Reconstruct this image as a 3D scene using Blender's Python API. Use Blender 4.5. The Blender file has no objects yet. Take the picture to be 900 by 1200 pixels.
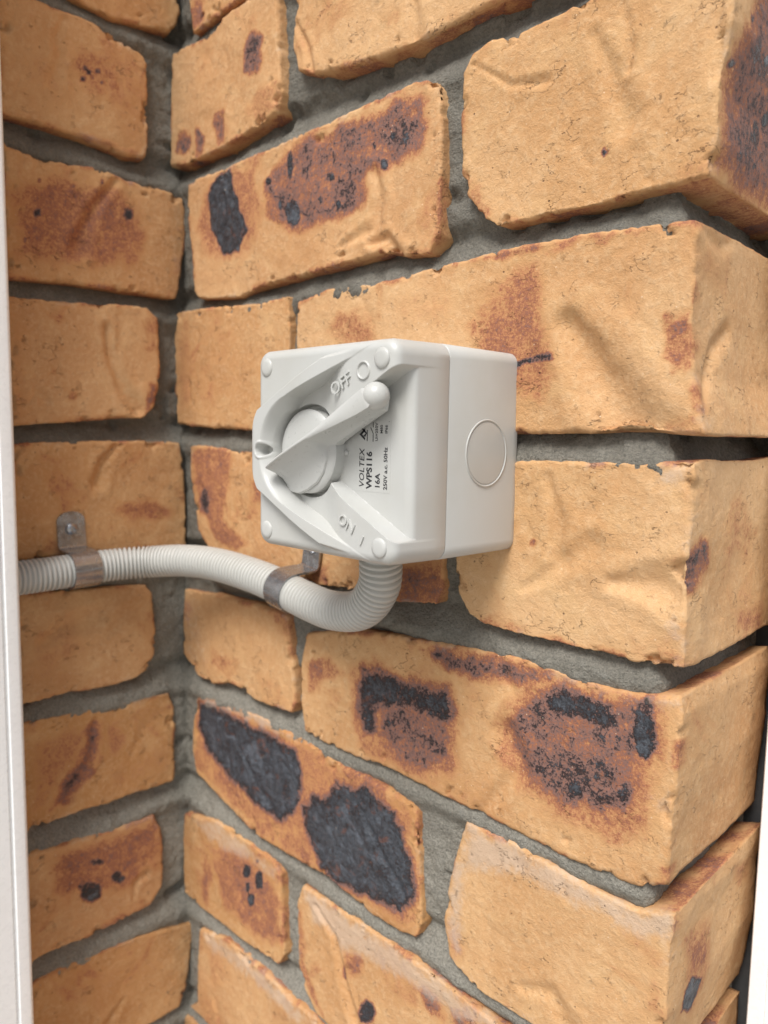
import bpy, bmesh, math, random
import numpy as np
from mathutils import Vector, Matrix

scene = bpy.context.scene
COL = scene.collection
MM = 0.001

# ------------------------------------------------------------------ camera
cam_data = bpy.data.cameras.new('camera')
cam = bpy.data.objects.new('camera', cam_data)
COL.objects.link(cam)
scene.camera = cam
CAM_POS = (464.80, -270.74, -1.79)
YAW, PITCH, ROLL = -0.775742, -0.102742, 0.016656
fw = Vector((math.sin(YAW)*math.cos(PITCH), math.cos(YAW)*math.cos(PITCH), math.sin(PITCH)))
rt = Vector((math.cos(YAW), -math.sin(YAW), 0))
up = rt.cross(fw)
rt, up = rt*math.cos(ROLL)+up*math.sin(ROLL), up*math.cos(ROLL)-rt*math.sin(ROLL)
mat = Matrix(((rt.x, up.x, -fw.x, 0), (rt.y, up.y, -fw.y, 0), (rt.z, up.z, -fw.z, 0), (0, 0, 0, 1)))
mat.translation = Vector(CAM_POS)*MM
cam.matrix_world = mat
cam_data.sensor_fit = 'VERTICAL'
cam_data.sensor_height = 36.0
cam_data.lens = 870/1200*36.0
cam_data.clip_start = 0.01
cam_data.clip_end = 400.0
cam_data.dof.use_dof = True
cam_data.dof.focus_distance = 0.310
cam_data.dof.aperture_fstop = 9.5

# ------------------------------------------------------------------ sky, sun, exposure
SUN_ELEV, SUN_AZ = math.radians(54), math.radians(159)     # azimuth clockwise from +Y
world = bpy.data.worlds.new('World')
scene.world = world
world.use_nodes = True
wn = world.node_tree.nodes
wl = world.node_tree.links
wn.clear()
w_out = wn.new('ShaderNodeOutputWorld')
w_bg = wn.new('ShaderNodeBackground')
w_hsv = wn.new('ShaderNodeHueSaturation')
w_sky = wn.new('ShaderNodeTexSky')
w_sky.sky_type = 'NISHITA'
w_sky.sun_disc = False
w_sky.sun_elevation = SUN_ELEV
w_sky.sun_rotation = SUN_AZ
w_sky.dust_density = 4.0
w_sky.air_density = 1.0
w_sky.ozone_density = 1.0
w_hsv.inputs['Saturation'].default_value = 0.55            # overcast: the blue is washed out
w_bg.inputs['Strength'].default_value = 0.09
wl.new(w_sky.outputs['Color'], w_hsv.inputs['Color'])
wl.new(w_hsv.outputs['Color'], w_bg.inputs['Color'])
wl.new(w_bg.outputs['Background'], w_out.inputs['Surface'])

sun_data = bpy.data.lights.new('sun', 'SUN')
sun_data.energy = 2.4
sun_data.angle = math.radians(26)
sun_data.color = (1.0, 0.995, 0.985)
sun = bpy.data.objects.new('sun', sun_data)
COL.objects.link(sun)
sd = Vector((math.sin(SUN_AZ)*math.cos(SUN_ELEV), math.cos(SUN_AZ)*math.cos(SUN_ELEV), math.sin(SUN_ELEV)))
sun.rotation_euler = sd.to_track_quat('Z', 'Y').to_euler()
sun.location = sd*3

scene.view_settings.view_transform = 'Standard'
scene.view_settings.look = 'None'
scene.view_settings.gamma = 1.0
scene.view_settings.use_curve_mapping = False
scene.view_settings.exposure = 0.46

# ------------------------------------------------------------------ measured data (mm)
# outlines: (top edge, bottom edge, points of the left edge, points of the right edge); along the wall, height
BRICK_OUTLINES = {
 ('A',3,0): ([(4,334),(229,334)], [(22.6,251.2),(74.4,252.4),(229,258)], [], []),
 ('A',3,1): ([(240,334),(357,334)], [(240,259),(357,258)], [], []),
 ('A',2,0): ([(-3.9,248.1),(24.5,245.4),(46.1,244.6),(53.7,249.4),(74.4,250),(109.7,248.2)], [(-7.9,176.6),(7.4,173.6),(52.9,173.3),(88.7,176),(109.9,178.3)], [(-5.8,217.8)], [(112.2,211.4),(114.6,188)]),
 ('A',2,1): ([(126.3,243.5),(240,248),(357,247)], [(129.7,195.1),(144.1,188.8),(169.6,184.3),(194.1,181.7),(221.7,180.9),(248,181.8),(269,181.6),(357,173)], [(127.2,228.4),(124.4,209.6)], []),
 ('A',1,0): ([(13.6,160.9),(26.2,162.4),(59.4,160.6),(88.7,161.6),(163.4,161.9),(200.3,163.6),(216.9,163.3),(228.6,160.5)], [(23.9,86),(70.8,81.2),(92.8,85.1),(164.6,86.8),(196.2,88.9),(208,85.4),(226.2,83.4)], [(12.2,142.7),(17,114.4),(19.7,92)], [(231.8,156.2),(232.9,119.7),(232.3,90.6)]),
 ('A',1,1): ([(248.6,165.4),(259.5,167.3),(269.7,165.2),(291.3,166.2),(302.6,167.4),(360,162)], [(266.2,89.1),(281.4,89.2),(297.6,89.5),(312.7,88.8),(333.4,89.9),(346.1,89.6),(355.1,90.3)], [(244,159),(243.4,135.7),(244,117.2),(247.8,105.3),(257.8,93.9)], [(360.5,140.4),(357.1,119.7),(357.5,102.7)]),
 ('A',0,0): ([(-8.1,79.3),(3.2,80.4),(88.5,76.2),(119,76.6)], [(-5.3,3.7),(44.2,1),(88.4,0.2),(120.2,-0.6)], [(-9,41.5)], [(119.9,60.8),(120,36.6)]),
 ('A',0,1): ([(126.8,72.9),(151,77),(202.5,75.2),(224.8,76.6),(266.1,79.5),(308.4,79),(351.5,76.5)], [(129.7,-0.5),(227.1,-0.5),(278.7,-0),(317.2,0.4),(335.6,0.9),(348.2,0.4),(359.3,0.5)], [(126.2,50.7)], [(352,72.9),(351.8,54.7),(352.1,39.7),(354.1,21.2),(357.3,9.3)]),
 ('A',-1,0): ([(10.2,-11.4),(23.3,-10.6),(82.1,-13.5),(166.2,-12.6),(235.6,-11.7)], [(34.9,-83),(88.2,-86.6),(138.1,-87.1),(167.4,-87),(200.3,-87.1),(234,-83.1)], [(10.9,-33.1),(20.2,-67.7)], [(238,-37.6),(238.6,-74.7)]),
 ('A',-1,1): ([(245.5,-11.8),(280.1,-11.4),(326.5,-10.8),(355.6,-9.1)], [(261.2,-87.6),(287.8,-88.6),(325.4,-88.2),(346.6,-88.1),(356.4,-86.5)], [(244.8,-37.1),(245.2,-65.1),(248.2,-76.1),(254.1,-84.5)], [(356,-15.2),(355.8,-39.3),(355.1,-54.1),(356.1,-75.5)]),
 ('A',-2,0): ([(-1,-112.7),(39.7,-110.3),(88.2,-109.4),(118.4,-110.4)], [(17.2,-171.9),(35.7,-173.4),(59.5,-168),(75.9,-169.5),(88.1,-172.5),(122.8,-169.4)], [(-2.7,-137.8),(-2,-159.6)], [(120.9,-121.9),(125.1,-142.9),(126,-162.7)]),
 ('A',-2,1): ([(135.3,-117.4),(167.8,-109.9),(205,-104.3),(248,-100.9),(280.6,-99),(309.4,-100.9),(334.5,-101.7),(355.4,-97.5)], [(135,-177.5),(161.6,-179),(187.5,-178.5),(202.4,-177.3),(254.3,-178.6),(306.1,-180.4),(343,-179.7),(354.8,-173.8)], [(130.7,-135.4),(130.9,-158.8)], [(357.1,-104.7),(356.4,-120.5),(356.6,-134.9),(355,-152.6)]),
 ('A',-3,0): ([(17,-186.2),(69.2,-181.1),(131,-182.4),(169,-186.7),(199.5,-187.4),(221.1,-189.7)], [(13.7,-244.4),(58.7,-255.4),(87.9,-261.7),(159.1,-259.8),(193.2,-264.6),(215.2,-263.9),(227.3,-260.6)], [(11.1,-197.1),(10.6,-228.9)], [(225.4,-194.1),(228.7,-228.5),(230,-252.1)]),
 ('A',-3,1): ([(257.1,-185.7),(284.1,-184.8),(320,-188.4),(342.8,-188.8),(358.7,-183.1)], [(259.9,-264.1),(271.3,-266.9),(287.5,-266.5),(300,-267),(353,-264)], [(249,-210.4),(244.5,-241.2),(248.9,-258.4)], [(359,-188.9),(357.4,-200.3),(357.9,-228.6)]),
 ('A',-4,0): ([(-2.2,-280.6),(37.7,-269.7),(87.9,-270.5),(108.7,-271.3)], [(-2.3,-342.7),(25.6,-345.2),(68.2,-342.9),(110.7,-339.5)], [(-5,-299.6)], [(113.1,-276.7),(115.9,-306.7),(117.7,-328.7)]),
 ('A',-4,1): ([(135,-274),(170.3,-272.8),(211,-272.4),(246.7,-274.7),(276.7,-276.9),(300,-275),(354,-273)], [(150.2,-348.8),(171.6,-350.4),(240,-348),(354,-347)], [(130.2,-285.7),(132.1,-325),(138.8,-339.8)], []),
 ('A',-5,0): ([(19.7,-360),(52.7,-350.9),(87.7,-350.8),(148.6,-353.6),(229,-355)], [(4,-430),(229,-430)], [(15.8,-390.1),(15.3,-420.8)], []),
 ('B',3,0): ([(-112,334),(-3,334)], [(-112,258),(-62.3,253.6),(-43.1,251.4),(-2.1,259.8)], [], [(3.7,273.7)]),
 ('B',2,0): ([(-112,246),(-89.3,244.2),(-55.7,244.6),(-37.8,239.8),(-23.5,237.9)], [(-112,175),(-111.5,175.2),(-88,175.7),(-62.7,175.2),(-35.2,172.5),(-22.9,174.8)], [], [(-20.7,233.2),(-21.1,209.6),(-21.6,183.1)]),
 ('B',1,0): ([(-112,162),(-108.9,157.5),(-88.6,156.3),(-53.9,160.4),(-35.5,157.3),(-5.4,157),(2.8,155.1)], [(-112,86),(-110.9,84.4),(-73.9,87.6),(-36.9,87.4),(-3.2,88.3)], [], [(5.4,148.9),(4.4,123.5),(0.1,94.4)]),
 ('B',0,0): ([(-112,76),(-110.3,74.4),(-65.2,77.1),(-25.2,80.3)], [(-112,0),(-111.3,0.2),(-76.1,3),(-42.6,6.6),(-29.5,7)], [], [(-16.1,73.7),(-14.7,40),(-19.5,14.7)]),
 ('B',-1,0): ([(-112,-10),(-111.7,-10.3),(-67.3,-8.5),(-20.5,-8.2),(0.1,-8.7)], [(-112,-83),(-112.1,-80.5),(-69.1,-80.8),(-40.3,-80.9),(3.9,-83.5)], [], [(1.9,-21.8),(3.5,-57.9)]),
 ('B',-2,0): ([(-112,-97),(-106.3,-100),(-69.7,-103),(-27.2,-105.8)], [(-112,-172),(-109.5,-170.4),(-80.8,-169.8),(-52.3,-170.8),(-35.9,-169.9)], [], [(-23.5,-112.3),(-20.8,-139.8),(-21.7,-155.4),(-28.2,-165.5)]),
 ('B',-3,0): ([(-112,-182),(-108.9,-181.9),(-71.7,-183.5),(-36.2,-186.1),(-10.3,-186.3)], [(-112,-258),(-108.5,-251.2),(-58.8,-251.6),(-7.9,-253)], [], [(-5.8,-198.7),(-6.7,-217.5),(-7.1,-246.2)]),
 ('B',-4,0): ([(-112,-269),(-107.5,-266.8),(-85,-268.4),(-54.5,-271.4),(-24.2,-272.8)], [(-112,-343),(-104.9,-338.9),(-75.6,-342),(-45.4,-340.7),(-27.3,-339.6)], [], [(-18.5,-285.9),(-16.8,-310.5),(-17.8,-329.6)]),
 ('B',-5,0): ([(-112,-354),(-104.8,-353.1),(-75.9,-354.1),(-39.4,-358.4),(5.5,-368.6)], [(-112,-430),(-60,-430),(-6,-430)], [], [(6.9,-374.7),(-0.1,-419.2)]),
}
BURNS = [  # wall, course, brick, face, kind, softness mm, amount, outline mm
 ('A',1,0,'F','r',6,0.8,[(20.4,130.3),(33.1,151.9),(57.5,159.6),(88.7,154.9),(97.1,131.4),(92.9,112.7),(75.4,105.6),(54.1,106.2),(32.5,112.1)]),
 ('A',1,0,'F','k',2.5,1,[(38.1,149.3),(54.7,158.7),(64,158.1),(73.8,133.5),(81.7,119.6),(70.9,108.8),(54.2,109.8),(40.8,127.8)]),
 ('A',1,0,'F','p',4,0.9,[(97.1,143.4),(128.5,156.1),(163.5,156.8),(211.6,158.7),(222.6,152.5),(221.5,133.8),(206.9,127.6),(186.3,128.3),(183.5,114.3),(160.9,111),(125,111.1),(103.7,122.9)]),
 ('A',1,0,'F','r',3,0.9,[(144,133.3),(141.3,125),(134.7,122.6),(127.8,127.7),(124.8,137.4),(127.7,145.8),(134.5,147.9),(141.2,142.7)]),
 ('A',1,0,'F','k',1.5,0.9,[(106.1,142.4),(105.1,140.6),(102.8,140.3),(100.5,141.6),(99.5,143.8),(100.5,145.6),(102.8,146),(105.1,144.6)]),
 ('A',1,0,'F','k',1.5,0.9,[(159.9,133.3),(158.7,131.4),(155.9,131.1),(152.9,132.7),(151.7,135.1),(152.9,137),(155.8,137.2),(158.7,135.7)]),
 ('A',1,0,'F','k',1.5,0.9,[(203.1,142.4),(202.5,141.1),(200.8,141),(199.2,142),(198.5,143.6),(199.1,144.8),(200.7,145),(202.4,143.9)]),
 ('A',1,0,'F','k',1.5,0.9,[(132.5,119.8),(130.3,114.7),(125,113.4),(119.5,116.7),(117.2,122.7),(119.5,127.9),(124.9,129.1),(130.3,125.8)]),
 ('A',1,0,'F','k',1.5,0.9,[(125.5,146.4),(124.7,140.8),(122.6,138.8),(120.4,141.7),(119.4,147.8),(120.3,153.4),(122.5,155.3),(124.6,152.4)]),
 ('A',1,0,'F','k',1.5,0.9,[(160.4,142.6),(159.9,139.1),(158.5,137.9),(157,139.8),(156.4,143.6),(156.9,147.1),(158.3,148.3),(159.8,146.4)]),
 ('A',1,0,'F','k',1.5,0.9,[(151.8,122.8),(151.1,120.4),(149.1,119.8),(147.1,121.2),(146.2,123.9),(147,126.3),(149,126.9),(151,125.4)]),
 ('A',1,0,'F','k',1.5,0.9,[(199.4,130.6),(198.6,128.2),(196.5,127.6),(194.4,129.1),(193.4,131.9),(194.3,134.3),(196.3,134.9),(198.4,133.3)]),
 ('A',1,0,'F','k',1.5,0.9,[(115.6,127.7),(115,124.9),(113.3,123.9),(111.6,125.5),(110.9,128.7),(111.6,131.5),(113.3,132.4),(114.9,130.8)]),
 ('A',1,0,'F','k',1.5,0.9,[(164.8,118),(164.2,116.3),(162.8,115.8),(161.4,116.9),(160.8,118.8),(161.3,120.5),(162.8,121),(164.2,120)]),
 ('A',1,0,'F','k',1.5,0.9,[(172.3,122.9),(171.8,121.5),(170.7,121.1),(169.5,122),(169,123.6),(169.4,125),(170.6,125.4),(171.7,124.5)]),
 ('A',1,0,'F','k',1.5,0.9,[(181.5,135.5),(181.1,134.2),(180,133.8),(178.9,134.7),(178.4,136.3),(178.8,137.6),(179.9,138),(181,137.1)]),
 ('A',1,0,'F','k',1.5,0.9,[(190.5,141.5),(190.1,140.2),(189.1,139.9),(188,140.7),(187.5,142.3),(187.9,143.6),(189,144),(190.1,143.1)]),
 ('A',1,0,'F','r',3,0.55,[(223.7,116.1),(232.5,116),(232.3,91.3),(221.8,87.2),(219.9,99.4)]),
 ('A',1,0,'F','r',4,0.8,[(188.9,150.1),(203.5,150.2),(206.8,129.6),(195.4,126.2),(186.2,134.4)]),
 ('A',1,0,'F','r',3,0.35,[(24.1,102.5),(54.2,116.6),(66.2,91.5),(53.9,83.7),(32.2,87.3)]),
 ('A',0,1,'F','r',7,0.85,[(250.3,48.9),(260.3,62.8),(273.6,71.2),(285.5,73),(290.9,60.8),(294,38.1),(296.7,24),(288.9,13),(278,16.8),(256.7,33.3)]),
 ('A',0,1,'F','r',6,0.75,[(149.9,54.4),(161.6,63.7),(187.7,62.3),(191.1,45.8),(165.3,42.4)]),
 ('A',0,1,'F','k',1.5,0.8,[(277.4,30.7),(286,32.7),(295.5,33.1),(296.8,30.6),(287.3,30.1),(278,28.5)]),
 ('A',0,1,'F','k',2,0.45,[(342.9,41.8),(350.7,42.3),(351.7,36.8),(346.2,34.8)]),
 ('A',0,1,'F','r',3,0.95,[(342.2,43.1),(351.2,44),(353.6,24.6),(347.5,22.4),(343.7,28.2)]),
 ('A',0,1,'F','r',3,0.6,[(338.2,3.2),(347.7,7.9),(357.3,9.3),(360.6,-0.4),(341.7,-0.6)]),
 ('A',0,1,'F','p',2.5,0.7,[(255,78.3),(308.4,78.7),(351.5,76.5),(351.6,74.8),(309.7,76.2),(257.5,75.3)]),
 ('A',0,1,'F','p',3,0.4,[(190.4,77.6),(194.7,76.2),(194,56.2),(189.6,57.8)]),
 ('A',1,1,'F','r',3,0.6,[(244.1,115.3),(251.4,113.7),(261.3,99),(266.1,90.2),(254.4,94.9),(246.9,104.8)]),
 ('A',1,1,'F','k',3,0.35,[(255.1,102),(261.3,99),(262.9,92.2),(257.3,94.7)]),
 ('A',1,1,'F','r',4,0.5,[(342.8,93.3),(352.9,102.5),(358,99.8),(356.8,90.2),(346.2,88.7)]),
 ('A',1,1,'F','r',3,0.5,[(291,163.7),(297.1,164.7),(299,157.8),(294.5,156.1)]),
 ('A',1,1,'F','k',1,0.9,[(316.1,107.7),(315.7,107),(314.7,106.8),(313.6,107.4),(313.2,108.5),(313.6,109.3),(314.6,109.4),(315.6,108.7)]),
 ('A',1,1,'R','p',7,1,[(6.8,130.6),(25.4,157.6),(67,193.4),(89.8,96.8),(28.8,92.2),(6.8,97.7),(6.1,116.2)]),
 ('A',1,1,'R','r',5,0.9,[(13.7,90.7),(13.7,109.8),(21.3,123.9),(33.5,115.6),(47.5,107),(41.7,97.5)]),
 ('A',1,1,'R','k',1.5,0.9,[(9.4,129.5),(8.7,128.2),(6.6,127.1),(4.5,126.8),(3.4,127.4),(4.1,128.6),(6.2,129.8),(8.4,130.1)]),
 ('A',1,1,'R','k',1.5,0.9,[(42.1,115),(41.6,110),(38.8,107.2),(35.3,108.2),(33.2,112.4),(33.6,117.3),(36.3,120.1),(39.8,119.2)]),
 ('A',1,1,'R','k',1.5,0.9,[(39.7,140.9),(39.1,138.7),(36.7,137.1),(34.1,137),(32.7,138.4),(33.4,140.6),(35.7,142.2),(38.3,142.3)]),
 ('A',1,1,'R','k',1.5,0.9,[(19.5,147.5),(19,146.4),(17.3,145.5),(15.6,145.2),(14.8,145.6),(15.3,146.7),(16.9,147.6),(18.7,148)]),
 ('A',1,1,'R','k',1.5,0.9,[(41.4,103.8),(40.6,102.2),(38.2,101.1),(35.5,100.9),(34.3,101.9),(35.1,103.5),(37.5,104.6),(40.1,104.8)]),
 ('A',1,1,'R','k',1.5,0.9,[(48.2,132.5),(47.9,128.4),(45.6,126.1),(42.7,126.8),(40.9,130.2),(41.2,134.2),(43.5,136.6),(46.4,135.9)]),
 ('A',1,1,'R','k',1.5,0.9,[(29.8,120.6),(29.5,119.4),(28.4,118.6),(27.1,118.7),(26.4,119.6),(26.8,120.7),(27.9,121.5),(29.1,121.5)]),
 ('A',1,1,'R','k',1.5,0.9,[(38.1,153.7),(37.5,152.4),(35.8,151.3),(33.8,151),(32.9,151.7),(33.5,152.9),(35.2,154.1),(37.1,154.3)]),
 ('A',1,1,'R','k',1.5,0.9,[(49.1,123.3),(48.3,120.4),(45.2,118.4),(41.8,118.5),(40,120.6),(40.8,123.5),(43.8,125.5),(47.2,125.5)]),
 ('A',2,0,'F','p',2.5,1,[(97.9,213.8),(95,206.5),(87.9,205.3),(80.7,211),(77.7,220.4),(80.8,227.8),(88,228.7),(95,222.9)]),
 ('A',2,0,'F','k',2,0.45,[(93.8,215.1),(92.1,209.7),(87.9,208.6),(83.8,212.4),(82,219),(83.8,224.4),(88,225.5),(92.1,221.6)]),
 ('A',2,0,'F','p',2.5,0.95,[(57.7,185.7),(55.8,179.1),(51.1,177.3),(46.4,181.5),(44.5,189.2),(46.5,195.9),(51.3,197.5),(55.9,193.3)]),
 ('A',2,0,'F','k',2,0.35,[(55.1,186.4),(53.9,182.4),(51.1,181.4),(48.3,183.9),(47.2,188.5),(48.4,192.5),(51.2,193.5),(54,191)]),
 ('A',2,0,'F','p',2.5,0.95,[(35.6,182.8),(33.5,177.4),(28.4,176.2),(23.4,179.9),(21.4,186.3),(23.6,191.8),(28.7,192.9),(33.6,189.1)]),
 ('A',2,0,'F','k',2,0.35,[(32.8,183.5),(31.5,180.3),(28.5,179.5),(25.5,181.7),(24.3,185.6),(25.6,188.9),(28.7,189.5),(31.6,187.3)]),
 ('A',2,0,'F','p',2.5,0.95,[(18.3,186.1),(15.8,182.2),(9.8,181.8),(3.7,185.1),(1.3,190.4),(3.9,194.3),(10,194.6),(16,191.2)]),
 ('A',2,0,'F','k',2,0.35,[(15,186.9),(13.4,184.6),(9.8,184.3),(6.2,186.4),(4.8,189.5),(6.3,191.8),(10,192),(13.5,190)]),
 ('A',2,0,'F','r',4,0.6,[(80.2,188.4),(92.9,196.7),(113,197.5),(114.6,181.1),(92.9,176.4)]),
 ('A',2,1,'F','r',3,0.7,[(128.2,198.2),(146.2,189.1),(175.9,184.7),(205.5,180.7),(206.7,176.4),(176,180.6),(144.1,187.1)]),
 ('A',2,1,'F','r',4,0.6,[(244.2,181.4),(253.4,184),(264.7,181.5),(260.4,179)]),
 ('A',3,0,'F','p',3,0.7,[(9.4,266.2),(30,274),(39.6,255.4),(24.6,251.5)]),
 ('A',-1,0,'F','r',4,0.95,[(12.3,-16.6),(30.7,-11.5),(62.6,-11.9),(58.6,-30.6),(52.5,-56),(81,-73.5),(45.3,-76.6),(25.7,-58.4),(15.2,-38.7)]),
 ('A',-1,0,'F','k',3,0.7,[(37.4,-47.6),(35.2,-55.1),(30,-58.6),(24.7,-56),(22.6,-48.7),(25,-41.2),(30.3,-37.8),(35.4,-40.5)]),
 ('A',-1,0,'F','r',3,0.8,[(79.3,-29.6),(97.1,-26),(98.8,-44.1),(84.7,-46.3)]),
 ('A',-1,0,'F','p',4,0.7,[(141.8,-72.7),(156.6,-73.2),(153.1,-88.3),(141.9,-85.1)]),
 ('A',-1,0,'F','k',5,0.55,[(212,-68),(238.3,-64.4),(237.8,-81.2),(212.5,-86.8)]),
 ('A',-1,0,'F','r',6,0.9,[(209,-66.2),(238.2,-62.3),(237.8,-82.4),(209.5,-87.3)]),
 ('A',-1,1,'F','r',4,0.7,[(252.4,-81.5),(259,-82),(279.9,-82.8),(299.7,-86.5),(280.2,-89.4),(261.2,-88)]),
 ('A',-1,1,'F','k',2,0.4,[(285.5,-87.1),(297.6,-86.9),(317.8,-87.7),(301.9,-89.4)]),
 ('A',-1,1,'F','k',1.5,0.5,[(290.3,-46.1),(289.7,-47.7),(288.2,-48.6),(286.7,-48.1),(286,-46.6),(286.5,-45),(288,-44.1),(289.6,-44.6)]),
 ('A',-1,1,'F','r',4,0.45,[(351.3,-15.5),(356.6,-10.6),(356.3,-21.4),(354.3,-40.5),(352.4,-34.3)]),
 ('A',-1,1,'F','w',6,0.6,[(340.7,-12.2),(352,-11.1),(352.3,-17),(342.8,-19.1)]),
 ('A',-1,1,'F','w',6,0.6,[(348.2,-68.9),(355.2,-65.9),(355.6,-73.9),(349.8,-74.1)]),
 ('A',-1,1,'R','p',4,1,[(-3.4,-47.7),(4.8,-40.7),(16.9,-40.2),(19.3,-50.4),(8.1,-57.2),(-1.8,-59)]),
 ('A',-1,1,'R','k',4,0.5,[(-4.6,-49.8),(3.2,-45.3),(8.6,-50.1),(3.3,-57.2),(-3.6,-56.9)]),
 ('A',-1,1,'R','p',6,0.5,[(53.5,-79.9),(59.2,-72.4),(86.4,-73.8),(91.8,-88.6),(66.9,-86.1)]),
 ('A',-2,1,'F','r',6,0.9,[(173.7,-130.3),(194.7,-118.4),(216.4,-122.4),(247,-119.2),(251.9,-138.9),(251.3,-168.9),(232.3,-173.5),(208.7,-177.1),(186.1,-175.1),(177,-161)]),
 ('A',-2,1,'F','k',4,0.85,[(179.2,-136.2),(185.1,-125.2),(198,-124.5),(219.4,-126.1),(242.9,-122.7),(248,-132.4),(242.4,-141.7),(228.6,-143.6),(213.9,-141),(198.6,-147.6),(195.6,-161.1),(185.2,-164.3),(180.9,-150.2)]),
 ('A',-2,1,'F','p',4,0.95,[(195.3,-146.2),(219.7,-137.2),(245.1,-140.9),(245.6,-158),(232.2,-169),(211.6,-169.2),(195.7,-162.5)]),
 ('A',-2,1,'F','k',3,0.65,[(216.5,-149.3),(215,-152.7),(211.2,-155),(207.3,-155),(205.6,-152.5),(207.1,-149.1),(211,-146.8),(214.8,-146.9)]),
 ('A',-2,1,'F','k',3,0.65,[(236.8,-156.5),(235.5,-160.6),(232,-163.3),(228.4,-163),(226.8,-159.7),(228.1,-155.5),(231.7,-152.8),(235.3,-153.2)]),
 ('A',-2,1,'F','k',3,0.65,[(195.5,-153.2),(194.1,-158.2),(190.4,-161.3),(186.7,-160.4),(185,-156.2),(186.5,-151),(190.2,-148.1),(193.9,-149)]),
 ('A',-2,1,'F','k',3,0.65,[(241.6,-133.3),(239.5,-138.2),(234.2,-141.5),(228.6,-141.3),(226.1,-137.6),(228.3,-132.7),(233.8,-129.4),(239.3,-129.7)]),
 ('A',-2,1,'F','k',3,0.65,[(222.6,-156.5),(221.6,-159),(219.2,-160.8),(216.6,-160.6),(215.5,-158.7),(216.5,-156.2),(219,-154.5),(221.5,-154.6)]),
 ('A',-2,1,'F','r',9,0.95,[(270.2,-133.5),(281.3,-116.4),(298.4,-104.7),(322.3,-100.3),(348.8,-97.6),(352.4,-119.5),(349.4,-137.5),(346.9,-154.2),(333.1,-165.2),(309.6,-166.5),(287.7,-160),(275.6,-150.1)]),
 ('A',-2,1,'F','p',5,0.95,[(276.3,-131.7),(287.9,-113.5),(322.5,-104.5),(345.6,-99.5),(347.8,-120.9),(340.4,-132),(337.8,-148.9),(317.2,-154.9),(300.8,-157.2),(282.6,-147.8)]),
 ('A',-2,1,'F','k',3.5,0.88,[(294.4,-111.1),(306.8,-106),(328.2,-106.5),(335.9,-114.2),(330.8,-120),(319.4,-119.1),(303.3,-120),(295.6,-117.6)]),
 ('A',-2,1,'F','k',2.5,0.88,[(337.8,-103.9),(342.2,-100.4),(345.8,-102.8),(347.6,-117.6),(344.7,-126.4),(340.1,-126.2),(337.1,-117.3)]),
 ('A',-2,1,'F','k',4,0.8,[(320.4,-147.4),(318.7,-153.2),(314.1,-157.2),(309.2,-156.8),(306.9,-152.3),(308.7,-146.2),(313.4,-142.4),(318.2,-142.9)]),
 ('A',-2,1,'F','k',4,0.8,[(334.6,-144.7),(332.5,-150.1),(326.9,-154.1),(320.9,-154.5),(318.2,-150.8),(320.4,-145.2),(326.2,-141.2),(332.1,-141.1)]),
 ('A',-2,1,'F','k',4,0.8,[(286.6,-135.8),(285.9,-140.5),(283.8,-143),(281.4,-141.9),(280.3,-137.7),(281.1,-133),(283.2,-130.5),(285.5,-131.7)]),
 ('A',-2,1,'F','k',4,0.8,[(304.3,-142.5),(303.3,-146.6),(300.4,-149.2),(297.3,-148.7),(295.9,-145.3),(297,-141.1),(299.9,-138.6),(303,-139.1)]),
 ('A',-2,1,'F','k',4,0.8,[(297.2,-125.6),(296.1,-129.2),(293.1,-131.4),(290,-131),(288.6,-128.1),(289.7,-124.5),(292.7,-122.3),(295.8,-122.7)]),
 ('A',-2,1,'F','k',4,0.8,[(340.5,-140.8),(339.4,-146.2),(336,-149.6),(332.3,-148.9),(330.5,-144.4),(331.8,-138.9),(335.2,-135.6),(338.8,-136.4)]),
 ('A',-2,1,'F','k',4,0.8,[(324.6,-132),(323.4,-134.7),(320.2,-136.7),(316.9,-136.9),(315.4,-135),(316.7,-132.2),(319.9,-130.2),(323.2,-130.1)]),
 ('A',-2,1,'F','k',4,0.8,[(334.1,-134.2),(332.9,-137.1),(329.9,-139.2),(326.7,-139.3),(325.3,-137.2),(326.5,-134.2),(329.5,-132.2),(332.7,-132.2)]),
 ('A',-2,1,'F','k',4,0.8,[(309.5,-129.4),(308.6,-132.1),(306,-133.9),(303.4,-133.8),(302.2,-131.7),(303.1,-129),(305.7,-127.2),(308.3,-127.4)]),
 ('A',-2,1,'F','k',4,0.8,[(346.6,-111.1),(345.5,-116.7),(342.2,-119.9),(338.7,-118.8),(337,-113.9),(338.1,-108.2),(341.4,-105),(344.9,-106.3)]),
 ('A',-2,1,'F','p',4,1,[(224.7,-107.2),(251.6,-102.2),(298.3,-101.4),(300.6,-105.7),(281.1,-111.8),(259.7,-115.1),(238.8,-112.7)]),
 ('A',-2,1,'F','k',3,0.6,[(227.6,-109.2),(241.2,-105.7),(244.6,-110.5),(234.9,-111.9)]),
 ('A',-2,1,'F','r',4,0.7,[(246.8,-112.9),(262,-109.3),(271.8,-112.9),(262.2,-116.6),(252.1,-116.6)]),
 ('A',-2,1,'F','r',4,0.8,[(134.6,-134.5),(153.6,-126.6),(169.6,-134.7),(155.3,-142.2),(147.9,-151.6),(138.7,-152.5)]),
 ('A',-2,1,'F','p',3,0.6,[(136.2,-134.1),(150.7,-128.3),(153.8,-142.6),(140.2,-150.1)]),
 ('A',-2,1,'F','w',6,0.5,[(344.3,-139.4),(356.3,-130),(356.5,-145.1),(348.2,-146.7)]),
 ('A',-2,1,'F','w',7,0.6,[(298.3,-102.5),(335.3,-102.2),(355.5,-98.5),(355.7,-101.8),(333.7,-106.1)]),
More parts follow.
